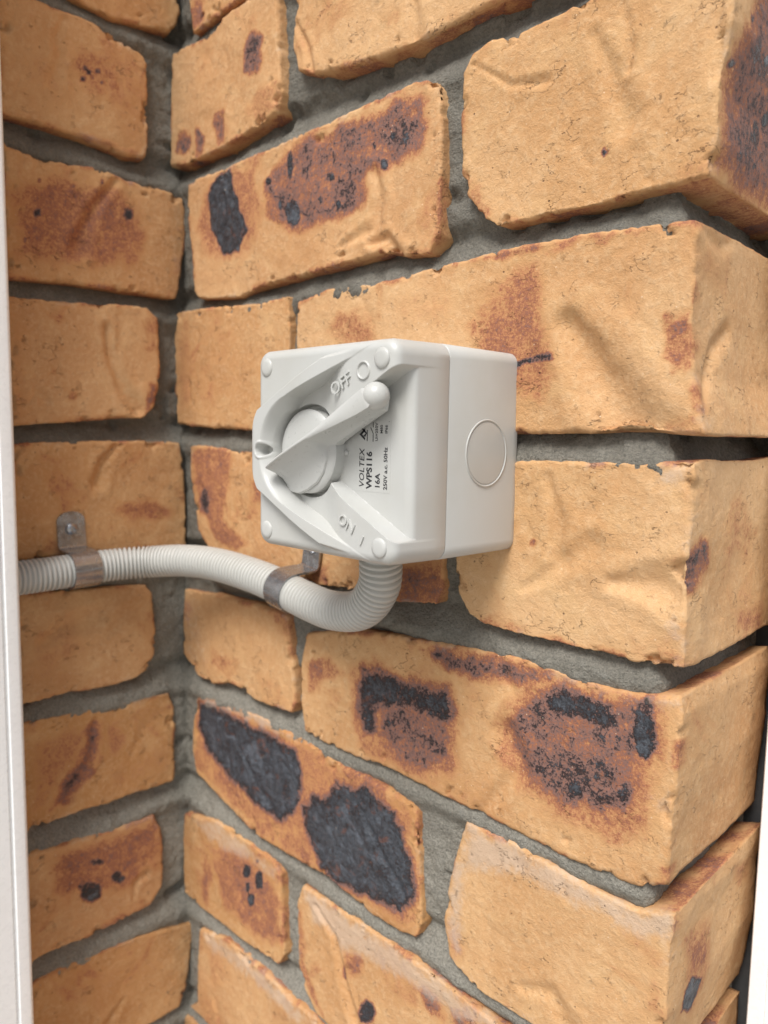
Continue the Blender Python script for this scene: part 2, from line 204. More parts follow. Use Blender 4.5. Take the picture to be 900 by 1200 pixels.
 ('A',-2,0,'F','w',8,0.35,[(-1.1,-118.9),(23.7,-115.9),(28.4,-161.9),(0.3,-162.2)]),
 ('A',-2,0,'F','r',5,0.5,[(88.1,-153.5),(110.1,-148.1),(124.4,-165.8),(97.1,-172.2)]),
 ('A',-2,0,'F','r',5,0.6,[(105.8,-114.3),(119.2,-117),(120.9,-124.5),(107.5,-124.6)]),
 ('A',-2,0,'F','r',4,0.4,[(11.9,-156.5),(33.9,-154.6),(44.3,-164.1),(22.9,-166.3)]),
 ('A',-3,0,'F','r',5,0.75,[(12.4,-191.8),(69.2,-183.4),(132.7,-184.5),(221.2,-191.6),(229.5,-254.7),(215.1,-261.1),(159,-257.7),(87.9,-258.8),(13.8,-240.6)]),
 ('A',-3,0,'F','k',3.6,1,[(18,-190.3),(51.2,-189),(88,-189.9),(127,-188.9),(133.6,-200.1),(128.9,-228.6),(114.7,-243.5),(89.8,-240.7),(63.9,-235.5),(32.9,-226.1),(16.6,-209.4)]),
 ('A',-3,0,'F','k',3.6,1,[(133,-224.4),(145.5,-211.8),(153.2,-213.1),(165.5,-196.9),(189.7,-191.3),(212.3,-197.7),(224.5,-226.7),(223.8,-243.4),(216.8,-253.5),(197.7,-254),(170.1,-258.9),(151.4,-256.9),(137.9,-237)]),
 ('A',-3,0,'F','p',3,0.6,[(36.1,-223.8),(63.9,-234.3),(87.9,-241.4),(73.7,-246.8),(43.4,-239.7)]),
 ('A',-3,0,'F','w',6,0.8,[(14.7,-187.4),(69.2,-181.1),(131,-181.9),(127,-187.3),(69.1,-185.7),(19.2,-190)]),
 ('A',-3,1,'F','w',9,0.95,[(257.2,-186.5),(284.1,-185.6),(320,-188.8),(342.8,-189.2),(358.7,-183.8),(358.6,-192.6),(342.2,-198.2),(319.3,-197.6),(284.6,-196.9),(258,-209.5)]),
 ('A',-3,1,'F','w',6,0.8,[(249,-211.3),(257.8,-205.3),(256.1,-232.3),(254.2,-253.4),(246.9,-245.9)]),
 ('A',-3,1,'F','r',6,0.6,[(334.9,-199.3),(345.8,-199.2),(354.8,-203.5),(354.4,-227.1),(349.3,-230.2),(350.1,-211.5),(340.8,-205.5)]),
 ('A',-3,1,'F','p',5,0.5,[(245.6,-239.8),(253.7,-240.2),(256.9,-254.2),(250.5,-256.7)]),
 ('A',-3,1,'R','r',6,0.7,[(10.9,-195.6),(40.5,-202.4),(46.5,-229),(35.2,-246.6),(16.3,-235.5),(18,-217.7)]),
 ('A',-3,1,'R','p',5,0.6,[(15.8,-201.7),(39.8,-209.8),(41.7,-228.5),(22.9,-222.2)]),
 ('A',-3,1,'R','k',2,1,[(17.4,-224.8),(23.7,-221.9),(35.3,-229),(34.6,-236.4),(26.3,-240.2),(18.8,-235)]),
 ('A',-3,1,'R','r',4,0.6,[(59.3,-187.1),(87.3,-194.6),(93.7,-210.2),(75.1,-206.2)]),
 ('A',-4,0,'F','r',7,0.95,[(32,-290.9),(78.4,-277.4),(110.5,-283.6),(115.9,-323.9),(87.8,-332.7),(49.8,-330.2)]),
 ('A',-4,0,'F','k',2,0.9,[(81.2,-289.3),(79.8,-293.7),(76.3,-296.8),(72.9,-296.8),(71.5,-293.6),(72.9,-289.1),(76.4,-286),(79.8,-286.1)]),
 ('A',-4,0,'F','k',2,0.9,[(96.2,-288.4),(94.6,-294.1),(90.6,-298),(86.6,-297.8),(85,-293.5),(86.7,-287.7),(90.6,-283.9),(94.6,-284.2)]),
 ('A',-4,0,'F','k',2,0.9,[(87.8,-305.8),(86.4,-309.9),(83,-312.9),(79.6,-313.1),(78.2,-310.4),(79.7,-306.3),(83.1,-303.3),(86.4,-303.1)]),
 ('A',-4,0,'F','k',2,0.9,[(81.2,-300),(80.3,-303),(78.2,-305),(76.2,-304.9),(75.3,-302.7),(76.2,-299.8),(78.3,-297.8),(80.3,-297.9)]),
 ('A',-4,0,'F','k',2,0.9,[(90.7,-278),(89.8,-280),(87.8,-281.6),(85.9,-281.8),(85,-280.5),(85.9,-278.5),(87.9,-276.9),(89.8,-276.7)]),
 ('A',-4,0,'F','w',5,0.6,[(0.2,-281.7),(37.7,-270.9),(87.9,-272.2),(110.5,-273.9),(112.3,-285.6),(78.3,-283.4),(32,-287.7)]),
 ('A',-4,1,'F','w',8,0.85,[(136.6,-275.5),(170.4,-274.3),(211.1,-273.8),(246.7,-275.7),(276.8,-277.7),(260.7,-287.5),(235.7,-286.6),(198.5,-290.5),(170.7,-295.1),(144,-290)]),
 ('A',-4,1,'F','r',3,1,[(191.2,-295.5),(188.7,-303),(182.4,-309.1),(175.9,-310.1),(173,-305.4),(175.7,-297.7),(182.1,-291.7),(188.5,-290.8)]),
 ('A',-4,1,'F','k',2,0.6,[(176,-308),(175.2,-312.1),(173.2,-314.8),(171.1,-314.4),(170.2,-311.2),(171,-307),(173,-304.3),(175.1,-304.8)]),
 ('A',-4,1,'F','k',2,0.85,[(199.1,-318.4),(197.2,-324.6),(192.5,-329.6),(187.7,-330.4),(185.6,-326.5),(187.5,-320.2),(192.3,-315.3),(197,-314.6)]),
 ('A',-4,1,'F','p',4,0.8,[(228.7,-288.3),(235.5,-282),(244.3,-286.3),(247.4,-296.1),(236,-295.9)]),
 ('A',-4,1,'F','p',4,0.8,[(252.6,-286),(260.4,-279.1),(271,-286.1),(255.6,-295.6)]),
 ('A',-4,1,'F','r',3,0.8,[(130.2,-288.4),(136.7,-288),(138.7,-323.1),(156.4,-346.2),(145.3,-344.4),(132.1,-326.6)]),
 ('A',-5,0,'F','r',7,0.5,[(23.1,-366.2),(52.7,-354),(62.9,-377),(36.1,-398.7)]),
 ('A',-5,0,'F','w',6,0.7,[(22,-361.5),(52.7,-352.8),(87.7,-352.7),(148.6,-355.3),(132.4,-365.1),(82.9,-362.6),(36.4,-369)]),
 ('B',2,0,'F','r',5,0.7,[(-73,215),(-64,227.9),(-49.7,225.6),(-37.2,216.3),(-38.5,208.2),(-51.4,201.1),(-62.1,200.6),(-66,209.1)]),
 ('B',2,0,'F','k',1.2,0.8,[(-61.3,210.2),(-62,208.6),(-63.5,207.6),(-64.9,207.6),(-65.5,208.8),(-64.9,210.4),(-63.4,211.5),(-61.9,211.4)]),
 ('B',2,0,'F','k',1.2,0.8,[(-58.5,215.1),(-59,213.9),(-60.2,213.1),(-61.3,213.1),(-61.7,214),(-61.2,215.2),(-60.1,216),(-59,216)]),
 ('B',2,0,'F','k',1.2,0.8,[(-52.6,217.6),(-53.1,216.4),(-54.3,215.6),(-55.4,215.6),(-55.9,216.5),(-55.4,217.7),(-54.2,218.6),(-53.1,218.5)]),
 ('B',2,0,'F','k',1.2,0.8,[(-50.9,211.2),(-51.3,210.2),(-52.3,209.5),(-53.2,209.6),(-53.6,210.3),(-53.2,211.3),(-52.2,212),(-51.2,212)]),
 ('B',2,0,'F','k',1.2,0.8,[(-60.9,216.8),(-61.3,215.8),(-62.2,215.1),(-63.1,215.1),(-63.5,215.9),(-63.1,216.9),(-62.2,217.5),(-61.2,217.5)]),
 ('B',2,0,'F','k',1.2,0.8,[(-56.5,212.3),(-56.8,211.5),(-57.6,211),(-58.3,211),(-58.6,211.6),(-58.3,212.4),(-57.5,213),(-56.8,212.9)]),
 ('B',2,0,'F','r',4,0.7,[(-102.3,174.7),(-67.9,177.7),(-22.2,178.7),(-22.3,174.4),(-62.7,173.7),(-102.4,171.9)]),
 ('B',1,0,'F','r',9,0.95,[(-105.9,135.3),(-83.9,148.8),(-47,152.9),(-30,143.8),(-23.1,126.5),(-30.7,106.2),(-70,96.9),(-107.2,95.5)]),
 ('B',1,0,'F','k',1.8,0.85,[(-90,125.5),(-91,122.8),(-93.1,121.3),(-95.1,121.9),(-95.9,124.2),(-95,126.9),(-92.9,128.4),(-90.8,127.8)]),
 ('B',1,0,'F','k',1.8,0.85,[(-31.9,137),(-33.1,133.6),(-36,131.7),(-38.9,132.4),(-40,135.3),(-38.7,138.7),(-35.9,140.6),(-33,139.9)]),
 ('B',1,0,'F','k',1.8,0.85,[(-99,108.1),(-99.6,106.6),(-100.8,105.8),(-101.9,106.1),(-102.4,107.5),(-101.9,109),(-100.6,109.8),(-99.5,109.5)]),
 ('B',1,0,'F','k',1.8,0.85,[(-90,143.9),(-90.4,142.6),(-91.5,141.8),(-92.5,142.1),(-92.9,143.2),(-92.4,144.6),(-91.4,145.3),(-90.4,145.1)]),
 ('B',1,0,'F','k',1.8,0.85,[(-69.7,145.9),(-70.2,144.5),(-71.4,143.7),(-72.4,144),(-72.9,145.2),(-72.4,146.5),(-71.3,147.3),(-70.2,147.1)]),
 ('B',1,0,'F','k',1.8,0.85,[(-51.9,152.2),(-52.5,150.8),(-53.6,150),(-54.8,150.3),(-55.2,151.4),(-54.7,152.9),(-53.6,153.7),(-52.4,153.4)]),
 ('B',1,0,'F','w',6,0.3,[(-8.7,148.6),(4.1,148.6),(1.6,106),(-6.1,110.4)]),
 ('B',0,0,'F','r',3,0.8,[(-88,6.4),(-66.9,5.4),(-41.4,8.9),(-39.7,5.6),(-83,1.8)]),
 ('B',0,0,'F','r',9,0.6,[(-111.6,63.6),(-101.3,59.9),(-103,4.9),(-111.7,2.2)]),
 ('B',0,0,'F','p',2.5,0.9,[(-26.1,25.1),(-19.3,30),(-18.8,18.7),(-25.1,13.9)]),
 ('B',0,0,'F','r',3,0.7,[(-25.2,78.6),(-17.9,75.1),(-16.8,66.9),(-22.9,70.1)]),
 ('B',0,0,'F','r',2,0.75,[(-79.7,65.5),(-80.6,63.2),(-82.8,62),(-85,62.7),(-85.8,64.7),(-84.9,67),(-82.7,68.1),(-80.5,67.5)]),
 ('B',0,0,'F','r',2,0.75,[(-82.2,47.8),(-82.9,46.3),(-84.3,45.6),(-85.8,46.1),(-86.3,47.5),(-85.7,49),(-84.2,49.7),(-82.8,49.2)]),
 ('B',0,0,'F','r',2,0.75,[(-84.2,33.9),(-84.8,32.4),(-86.3,31.7),(-87.7,32.2),(-88.2,33.6),(-87.6,35),(-86.1,35.8),(-84.7,35.3)]),
 ('B',0,0,'F','r',2,0.75,[(-72,20),(-72.8,18.1),(-74.7,17.3),(-76.6,18),(-77.3,19.8),(-76.5,21.7),(-74.6,22.5),(-72.7,21.9)]),
 ('B',0,0,'F','r',2,0.75,[(-98.9,74),(-99.5,72.5),(-100.9,71.8),(-102.2,72.2),(-102.8,73.5),(-102.2,74.9),(-100.8,75.7),(-99.4,75.3)]),
 ('B',0,0,'F','r',2,0.75,[(-65.6,60.4),(-66.1,59.2),(-67.2,58.6),(-68.4,59),(-68.8,60),(-68.3,61.2),(-67.2,61.8),(-66,61.4)]),
 ('B',-1,0,'F','r',6,0.9,[(-48.5,-51.8),(-39.6,-46.7),(-18,-47.7),(-1.9,-57.5),(-21.4,-62.2),(-42.8,-59.6)]),
 ('B',-1,0,'F','r',8,0.5,[(-111.9,-45.6),(-89.5,-46.8),(-73.9,-53.1),(-89.8,-57.4),(-110.8,-55.9)]),
 ('B',-2,0,'F','p',8,0.35,[(-92.6,-154.2),(-79,-146),(-74,-164.1),(-85.1,-169.9)]),
 ('B',-2,0,'F','p',5,0.4,[(-28.6,-114.5),(-22.5,-127.4),(-22.8,-145.5),(-27.8,-138.5)]),
 ('B',-3,0,'F','p',5,1,[(-70.3,-196.6),(-65.1,-192.2),(-59.3,-193.7),(-59.6,-207.2),(-68.2,-226.4),(-81.5,-239.4),(-95.2,-243.2),(-86.6,-226.1),(-73.5,-213)]),
 ('B',-3,0,'F','r',8,0.7,[(-104.2,-195.3),(-77.5,-191.7),(-66.4,-200.6),(-83.9,-224.2),(-100.4,-241.2),(-107.8,-244.2)]),
 ('B',-3,0,'F','r',6,0.8,[(-58.2,-197),(-48.6,-193.7),(-42.8,-210.3),(-50.4,-223.1),(-57.4,-215)]),
 ('B',-3,0,'F','r',5,0.5,[(-33.1,-191.7),(-10.4,-194.4),(-7.8,-201.4),(-30.1,-198.6)]),
 ('B',-4,0,'F','r',8,0.98,[(-97.2,-273.9),(-68.2,-275.7),(-21.7,-276.3),(-17.3,-297.3),(-21.6,-313.6),(-33.4,-311.2),(-45,-317.5),(-63.3,-315.5),(-94.1,-300.2)]),
 ('B',-4,0,'F','k',2,0.85,[(-62,-313),(-64.6,-317.5),(-70.4,-317.1),(-76,-312.2),(-78.2,-305.7),(-75.7,-301.3),(-70,-301.5),(-64.3,-306.3)]),
 ('B',-4,0,'F','k',2,0.85,[(-46,-309.5),(-47.9,-312.6),(-52.3,-312.4),(-56.5,-308.8),(-58.2,-304.2),(-56.4,-301.1),(-52.1,-301.3),(-47.8,-304.8)]),
 ('B',-4,0,'F','k',2,0.85,[(-60.9,-292),(-62.4,-293.1),(-65.7,-292.4),(-68.9,-290.3),(-70.3,-288.1),(-68.9,-287),(-65.6,-287.6),(-62.3,-289.7)]),
 ('B',-4,0,'F','k',2,0.85,[(-75.8,-303.7),(-76.5,-305.5),(-78.2,-305.7),(-79.7,-304.1),(-80.3,-301.7),(-79.6,-299.9),(-78,-299.8),(-76.4,-301.3)]),
 ('B',-5,0,'F','r',5,0.4,[(-9.5,-373.4),(-2.5,-373.5),(-4.8,-389.3),(-11,-384.7)]),
 ('A',0,0,'F','r',8,0.6,[(-5.9,75),(13,74.9),(18.4,19.2),(-4,7.8)]),
 ('A',0,1,'F','r',9,0.4,[(199.7,68.1),(235.5,71.6),(248.5,60.5),(236.3,48.3),(203.1,51.2)]),
 ('A',2,1,'F','r',9,0.5,[(251.1,186.6),(285.3,186.7),(293.5,177.1),(269,181.6)]),
 ('B',2,0,'F','r',12,0.4,[(-105.7,210.5),(-81.3,238.1),(-50.7,230.2),(-62.4,186.7),(-97.5,180.9)]),
 ('B',2,0,'F','r',6,0.45,[(-46.1,191.6),(-23.1,198.5),(-22.3,176.5),(-40.9,174.6)]),
 ('B',-2,0,'F','r',10,0.5,[(-104.6,-124.7),(-75.4,-113.2),(-65,-143.2),(-93,-165.2),(-107.3,-161.8)]),
 ('B',-1,0,'F','r',12,0.35,[(-108.5,-15.3),(-61.9,-12.8),(-56.9,-37.5),(-99.5,-41.1)]),
 ('B',-5,0,'F','r',12,0.4,[(-98.5,-358.3),(-45.9,-364.7),(-12.9,-371.6),(-20.4,-408),(-82.7,-391.6)]),
 ('B',-3,0,'F','r',9,0.5,[(-61.2,-225.7),(-10.7,-216.4),(-9.1,-245.5),(-55.8,-248.4)]),
 ('B',3,0,'F','r',8,0.5,[(-50,260),(-3.7,278.6),(-3.9,262.8),(-39.2,254.4)]),
 ('A',-2,0,'F','r',9,0.32,[(1.2,-118.5),(88.2,-112.2),(118.4,-119.8),(114.4,-147.1),(49.5,-157)]),
 ('A',1,0,'F','r',7,0.35,[(88.6,111),(164.4,100.8),(190.1,92.3),(113.4,87.8)]),
 ('A',-4,1,'F','r',8,0.3,[(140.1,-300.2),(170.8,-300.3),(199.1,-320.5),(171.4,-342.5)]),
]
CREASES = [  # wall, course, brick, face, half width, depth, line mm
 ('A',0,1,'F',12.5,4.2,[(301.3,44.3),(312.8,28.3),(323.1,13),(330.9,-0.8)]),
 ('A',0,1,'R',5,3,[(32,40.5),(20.1,32.9),(10,19),(2.8,9.4)]),
 ('A',0,1,'R',6,2.2,[(10.7,74.3),(25.4,72),(33.8,75.2)]),
 ('A',-1,1,'F',7,2.4,[(325.7,-58.5),(336.4,-57.9),(347.6,-57.5)]),
 ('A',-1,1,'F',5,1.2,[(294.5,-18.4),(300.3,-36),(300.1,-50.4)]),
 ('A',-1,1,'F',5,1.2,[(283.8,-67.6),(304.3,-53.5),(315.7,-45)]),
 ('A',1,1,'F',5,1.6,[(308.4,152.9),(316.8,134.8),(322.8,117.8)]),
 ('A',1,1,'F',2,1.6,[(318.7,164.4),(322.1,151.2),(323.5,143.3),(322.9,136)]),
 ('A',1,1,'F',4,1.5,[(355.7,150.4),(354.4,139.9),(357.3,125.1)]),
 ('A',1,1,'F',2,1.2,[(249.7,160.8),(270.5,145.7),(287.3,142.3)]),
 ('A',1,0,'F',5,1.8,[(189.3,129.6),(192.6,116.6),(190,98.6)]),
 ('A',1,0,'F',4,2.2,[(187,94.9),(199,95),(205.1,86.7)]),
 ('A',1,0,'F',3,1.2,[(164.5,96.4),(183.7,101.7)]),
 ('A',2,1,'F',6,1.6,[(210.3,209.3),(214,192.9),(213.2,181.9)]),
 ('A',2,1,'F',3,1.6,[(128,219.4),(136.8,205.5),(140.5,191.2)]),
 ('B',1,0,'F',5,2.5,[(-44.7,154.5),(-57.2,137.7),(-66.2,120.5),(-69.6,109.7)]),
 ('B',0,0,'F',5,2.8,[(-52.3,64.5),(-50.4,47.1),(-42.8,27.5),(-32.4,12.5)]),
 ('B',0,0,'F',3,1.3,[(-100.2,15.1),(-96.6,21.4),(-91.8,15.5)]),
 ('B',-1,0,'F',4.5,2.5,[(-45.9,-10),(-55.3,-21),(-60.2,-34.7)]),
 ('B',-2,0,'F',7,1.8,[(-97.3,-134.1),(-83.9,-125.7),(-64.6,-123.4)]),
 ('B',-2,0,'F',6,1.5,[(-53.3,-133.9),(-44.1,-123.9),(-35,-122.4)]),
 ('B',-3,0,'F',5,1.5,[(-65.1,-192.2),(-68,-217.6),(-84.2,-238.5)]),
 ('B',-4,0,'F',3,1.6,[(-40.1,-329.2),(-38.6,-317.2),(-30.8,-314.2)]),
 ('B',-5,0,'F',4,1.8,[(-49.7,-399.3),(-60.6,-411)]),
 ('B',2,0,'F',4,1.3,[(-73.9,240),(-79.2,227.1),(-76.9,218.4),(-81.4,202.6)]),
 ('A',-4,1,'F',4,1.8,[(147.8,-281),(164.8,-292.9),(172.5,-315.2),(182.2,-333.3)]),
 ('A',-3,1,'F',5,1.2,[(291.5,-252.3),(306.9,-245.5),(313.8,-255.5)]),
 ('A',-3,0,'F',3,1.5,[(179.8,-201.8),(200.3,-225.4),(216.4,-239.8)]),
 ('A',-3,0,'F',3,1.2,[(59.2,-201.5),(88,-227),(106,-237.4)]),
 ('A',-2,1,'F',6,1.8,[(262.1,-182),(287.2,-148.3),(277.4,-135.4)]),
]
# ------------------------------------------------------------------ helpers
SOFT_BURNS = [(w, c, i, f, k, s*(2.1 if (k == 'k' and s >= 3) else 1.7 if k == 'p' else 1.35 if k == 'r' else 1.0), a, p) for (w, c, i, f, k, s, a, p) in BURNS]
rng = np.random.default_rng(7)
_P = rng.permutation(512)
_P = np.concatenate([_P, _P, _P])
_V = rng.uniform(-1, 1, 512)

def vnoise(p):
    """smooth value noise in [-1, 1]; p is (n,3)"""
    i = np.floor(p).astype(np.int64)
    f = p - i
    f = f*f*f*(f*(f*6-15)+10)
    i &= 511
    def h(dx, dy, dz):
        return _V[_P[_P[_P[(i[:, 0]+dx) & 511]+((i[:, 1]+dy) & 511)]+((i[:, 2]+dz) & 511)] & 511]
    fx, fy, fz = f[:, 0], f[:, 1], f[:, 2]
    x00 = h(0, 0, 0)*(1-fx)+h(1, 0, 0)*fx
    x10 = h(0, 1, 0)*(1-fx)+h(1, 1, 0)*fx
    x01 = h(0, 0, 1)*(1-fx)+h(1, 0, 1)*fx
    x11 = h(0, 1, 1)*(1-fx)+h(1, 1, 1)*fx
    return (x00*(1-fy)+x10*fy)*(1-fz)+(x01*(1-fy)+x11*fy)*fz

def fbm(p, octaves=3, gain=0.5):
    a, s, out = 1.0, 1.0, 0
    for k in range(octaves):
        out = out+a*vnoise(p*s+17.3*k)
        a *= gain
        s *= 2.03
    return out

def smooth(a, b, x):
    t = np.clip((x-a)/(b-a), 0, 1)
    return t*t*(3-2*t)

def new_mesh(name, verts, faces, mat=None, smooth_shade=True, masks=None):
    """verts in mm"""
    me = bpy.data.meshes.new(name)
    v = np.asarray(verts, dtype=np.float64)*MM
    me.from_pydata([tuple(x) for x in v], [], faces)
    if masks is not None:
        at = me.attributes.new('clay', 'FLOAT_COLOR', 'POINT')
        at.data.foreach_set('color', masks.astype(np.float32).ravel())
    me.update()
    if smooth_shade:
        me.polygons.foreach_set('use_smooth', [True]*len(me.polygons))
    if mat is not None:
        me.materials.append(mat)
    return me

def quad_mesh(name, v, quads, mat, masks=None, extra=None):
    """fast path for large all-quad meshes; v in mm"""
    me = bpy.data.meshes.new(name)
    nq = len(quads)
    me.vertices.add(len(v))
    me.vertices.foreach_set('co', (np.asarray(v)*MM).astype(np.float32).ravel())
    loops = np.asarray(quads, dtype=np.int32).ravel()
    starts = np.arange(nq, dtype=np.int32)*4
    if extra is not None:
        starts = np.append(starts, len(loops)).astype(np.int32)
        loops = np.concatenate([loops, np.asarray(extra, dtype=np.int32)])
    me.loops.add(len(loops))
    me.loops.foreach_set('vertex_index', loops)
    me.polygons.add(len(starts))
    me.polygons.foreach_set('loop_start', starts)
    me.update(calc_edges=True)
    me.validate()
    me.polygons.foreach_set('use_smooth', np.ones(len(me.polygons), dtype=bool))
    if masks is not None:
        at = me.attributes.new('clay', 'FLOAT_COLOR', 'POINT')
        at.data.foreach_set('color', masks.astype(np.float32).ravel())
    me.materials.append(mat)
    return me

def obj(name, me, parent=None, label=None, cat=None, group=None, kind=None):
    o = bpy.data.objects.new(name, me)
    COL.objects.link(o)
    if parent is not None:
        o.parent = parent
        o.matrix_parent_inverse = Matrix.Translation(-parent.location)
    if label: o['label'] = label
    if cat: o['category'] = cat
    if group: o['group'] = group
    if kind: o['kind'] = kind
    return o

def thing(name, label, cat, loc=(0, 0, 0), group=None):
    o = bpy.data.objects.new(name, None)
    o.empty_display_size = 0.02
    COL.objects.link(o)
    o.location = Vector(loc)*MM
    o['label'] = label
    o['category'] = cat
    if group: o['group'] = group
    return o

# ------------------------------------------------------------------ materials
def node_mat(name):
    m = bpy.data.materials.new(name)
    m.use_nodes = True
    nt = m.node_tree
    nt.nodes.clear()
    out = nt.nodes.new('ShaderNodeOutputMaterial')
    bs = nt.nodes.new('ShaderNodeBsdfPrincipled')
    nt.links.new(bs.outputs[0], out.inputs[0])
    return m, nt, bs

class NG:
    """small helper for writing node graphs"""
    def __init__(s, nt):
        s.nt = nt
        s.co = nt.nodes.new('ShaderNodeTexCoord').outputs['Object']
    def link(s, a, b): s.nt.links.new(a, b)
    def noise(s, scale, detail=4, rough=0.6, dist=0.0, vec=None):
        n = s.nt.nodes.new('ShaderNodeTexNoise')
        n.inputs['Scale'].default_value = scale
        n.inputs['Detail'].default_value = detail
        n.inputs['Roughness'].default_value = rough
        n.inputs['Distortion'].default_value = dist
        s.link(vec or s.co, n.inputs['Vector'])
        return n.outputs['Fac']
    def voro(s, scale, feature='F1', vec=None, rand=1.0):
        n = s.nt.nodes.new('ShaderNodeTexVoronoi')
        n.feature = feature
        n.inputs['Scale'].default_value = scale
        n.inputs['Randomness'].default_value = rand
        s.link(vec or s.co, n.inputs['Vector'])
        return n.outputs['Distance']
    def ramp(s, v, a, b, lo=0.0, hi=1.0):
        n = s.nt.nodes.new('ShaderNodeMapRange')
        n.interpolation_type = 'SMOOTHSTEP'
        n.inputs['From Min'].default_value = a
        n.inputs['From Max'].default_value = b
        n.inputs['To Min'].default_value = lo
        n.inputs['To Max'].default_value = hi
        s.link(v, n.inputs['Value'])
        return n.outputs['Result']
    def math(s, op, a, b=None, c=None):
        n = s.nt.nodes.new('ShaderNodeMath')
        n.operation = op
        for k, x in enumerate((a, b, c)):
            if x is None: continue
            if isinstance(x, (int, float)): n.inputs[k].default_value = x
            else: s.link(x, n.inputs[k])
        return n.outputs[0]
    def mix(s, f, a, b, mode='MIX'):
        n = s.nt.nodes.new('ShaderNodeMix')
        n.data_type = 'RGBA'
        n.blend_type = mode
        for sock, x in ((n.inputs[0], f), (n.inputs[6], a), (n.inputs[7], b)):
            if isinstance(x, (int, float)): sock.default_value = x
            elif isinstance(x, tuple): sock.default_value = (*x, 1)
            else: s.link(x, sock)
        return n.outputs[2]
    def bump(s, h, strength, dist, nrm=None):
        n = s.nt.nodes.new('ShaderNodeBump')
        n.inputs['Strength'].default_value = strength
        n.inputs['Distance'].default_value = dist
        s.link(h, n.inputs['Height'])
        if nrm is not None: s.link(nrm, n.inputs['Normal'])
        return n.outputs[0]

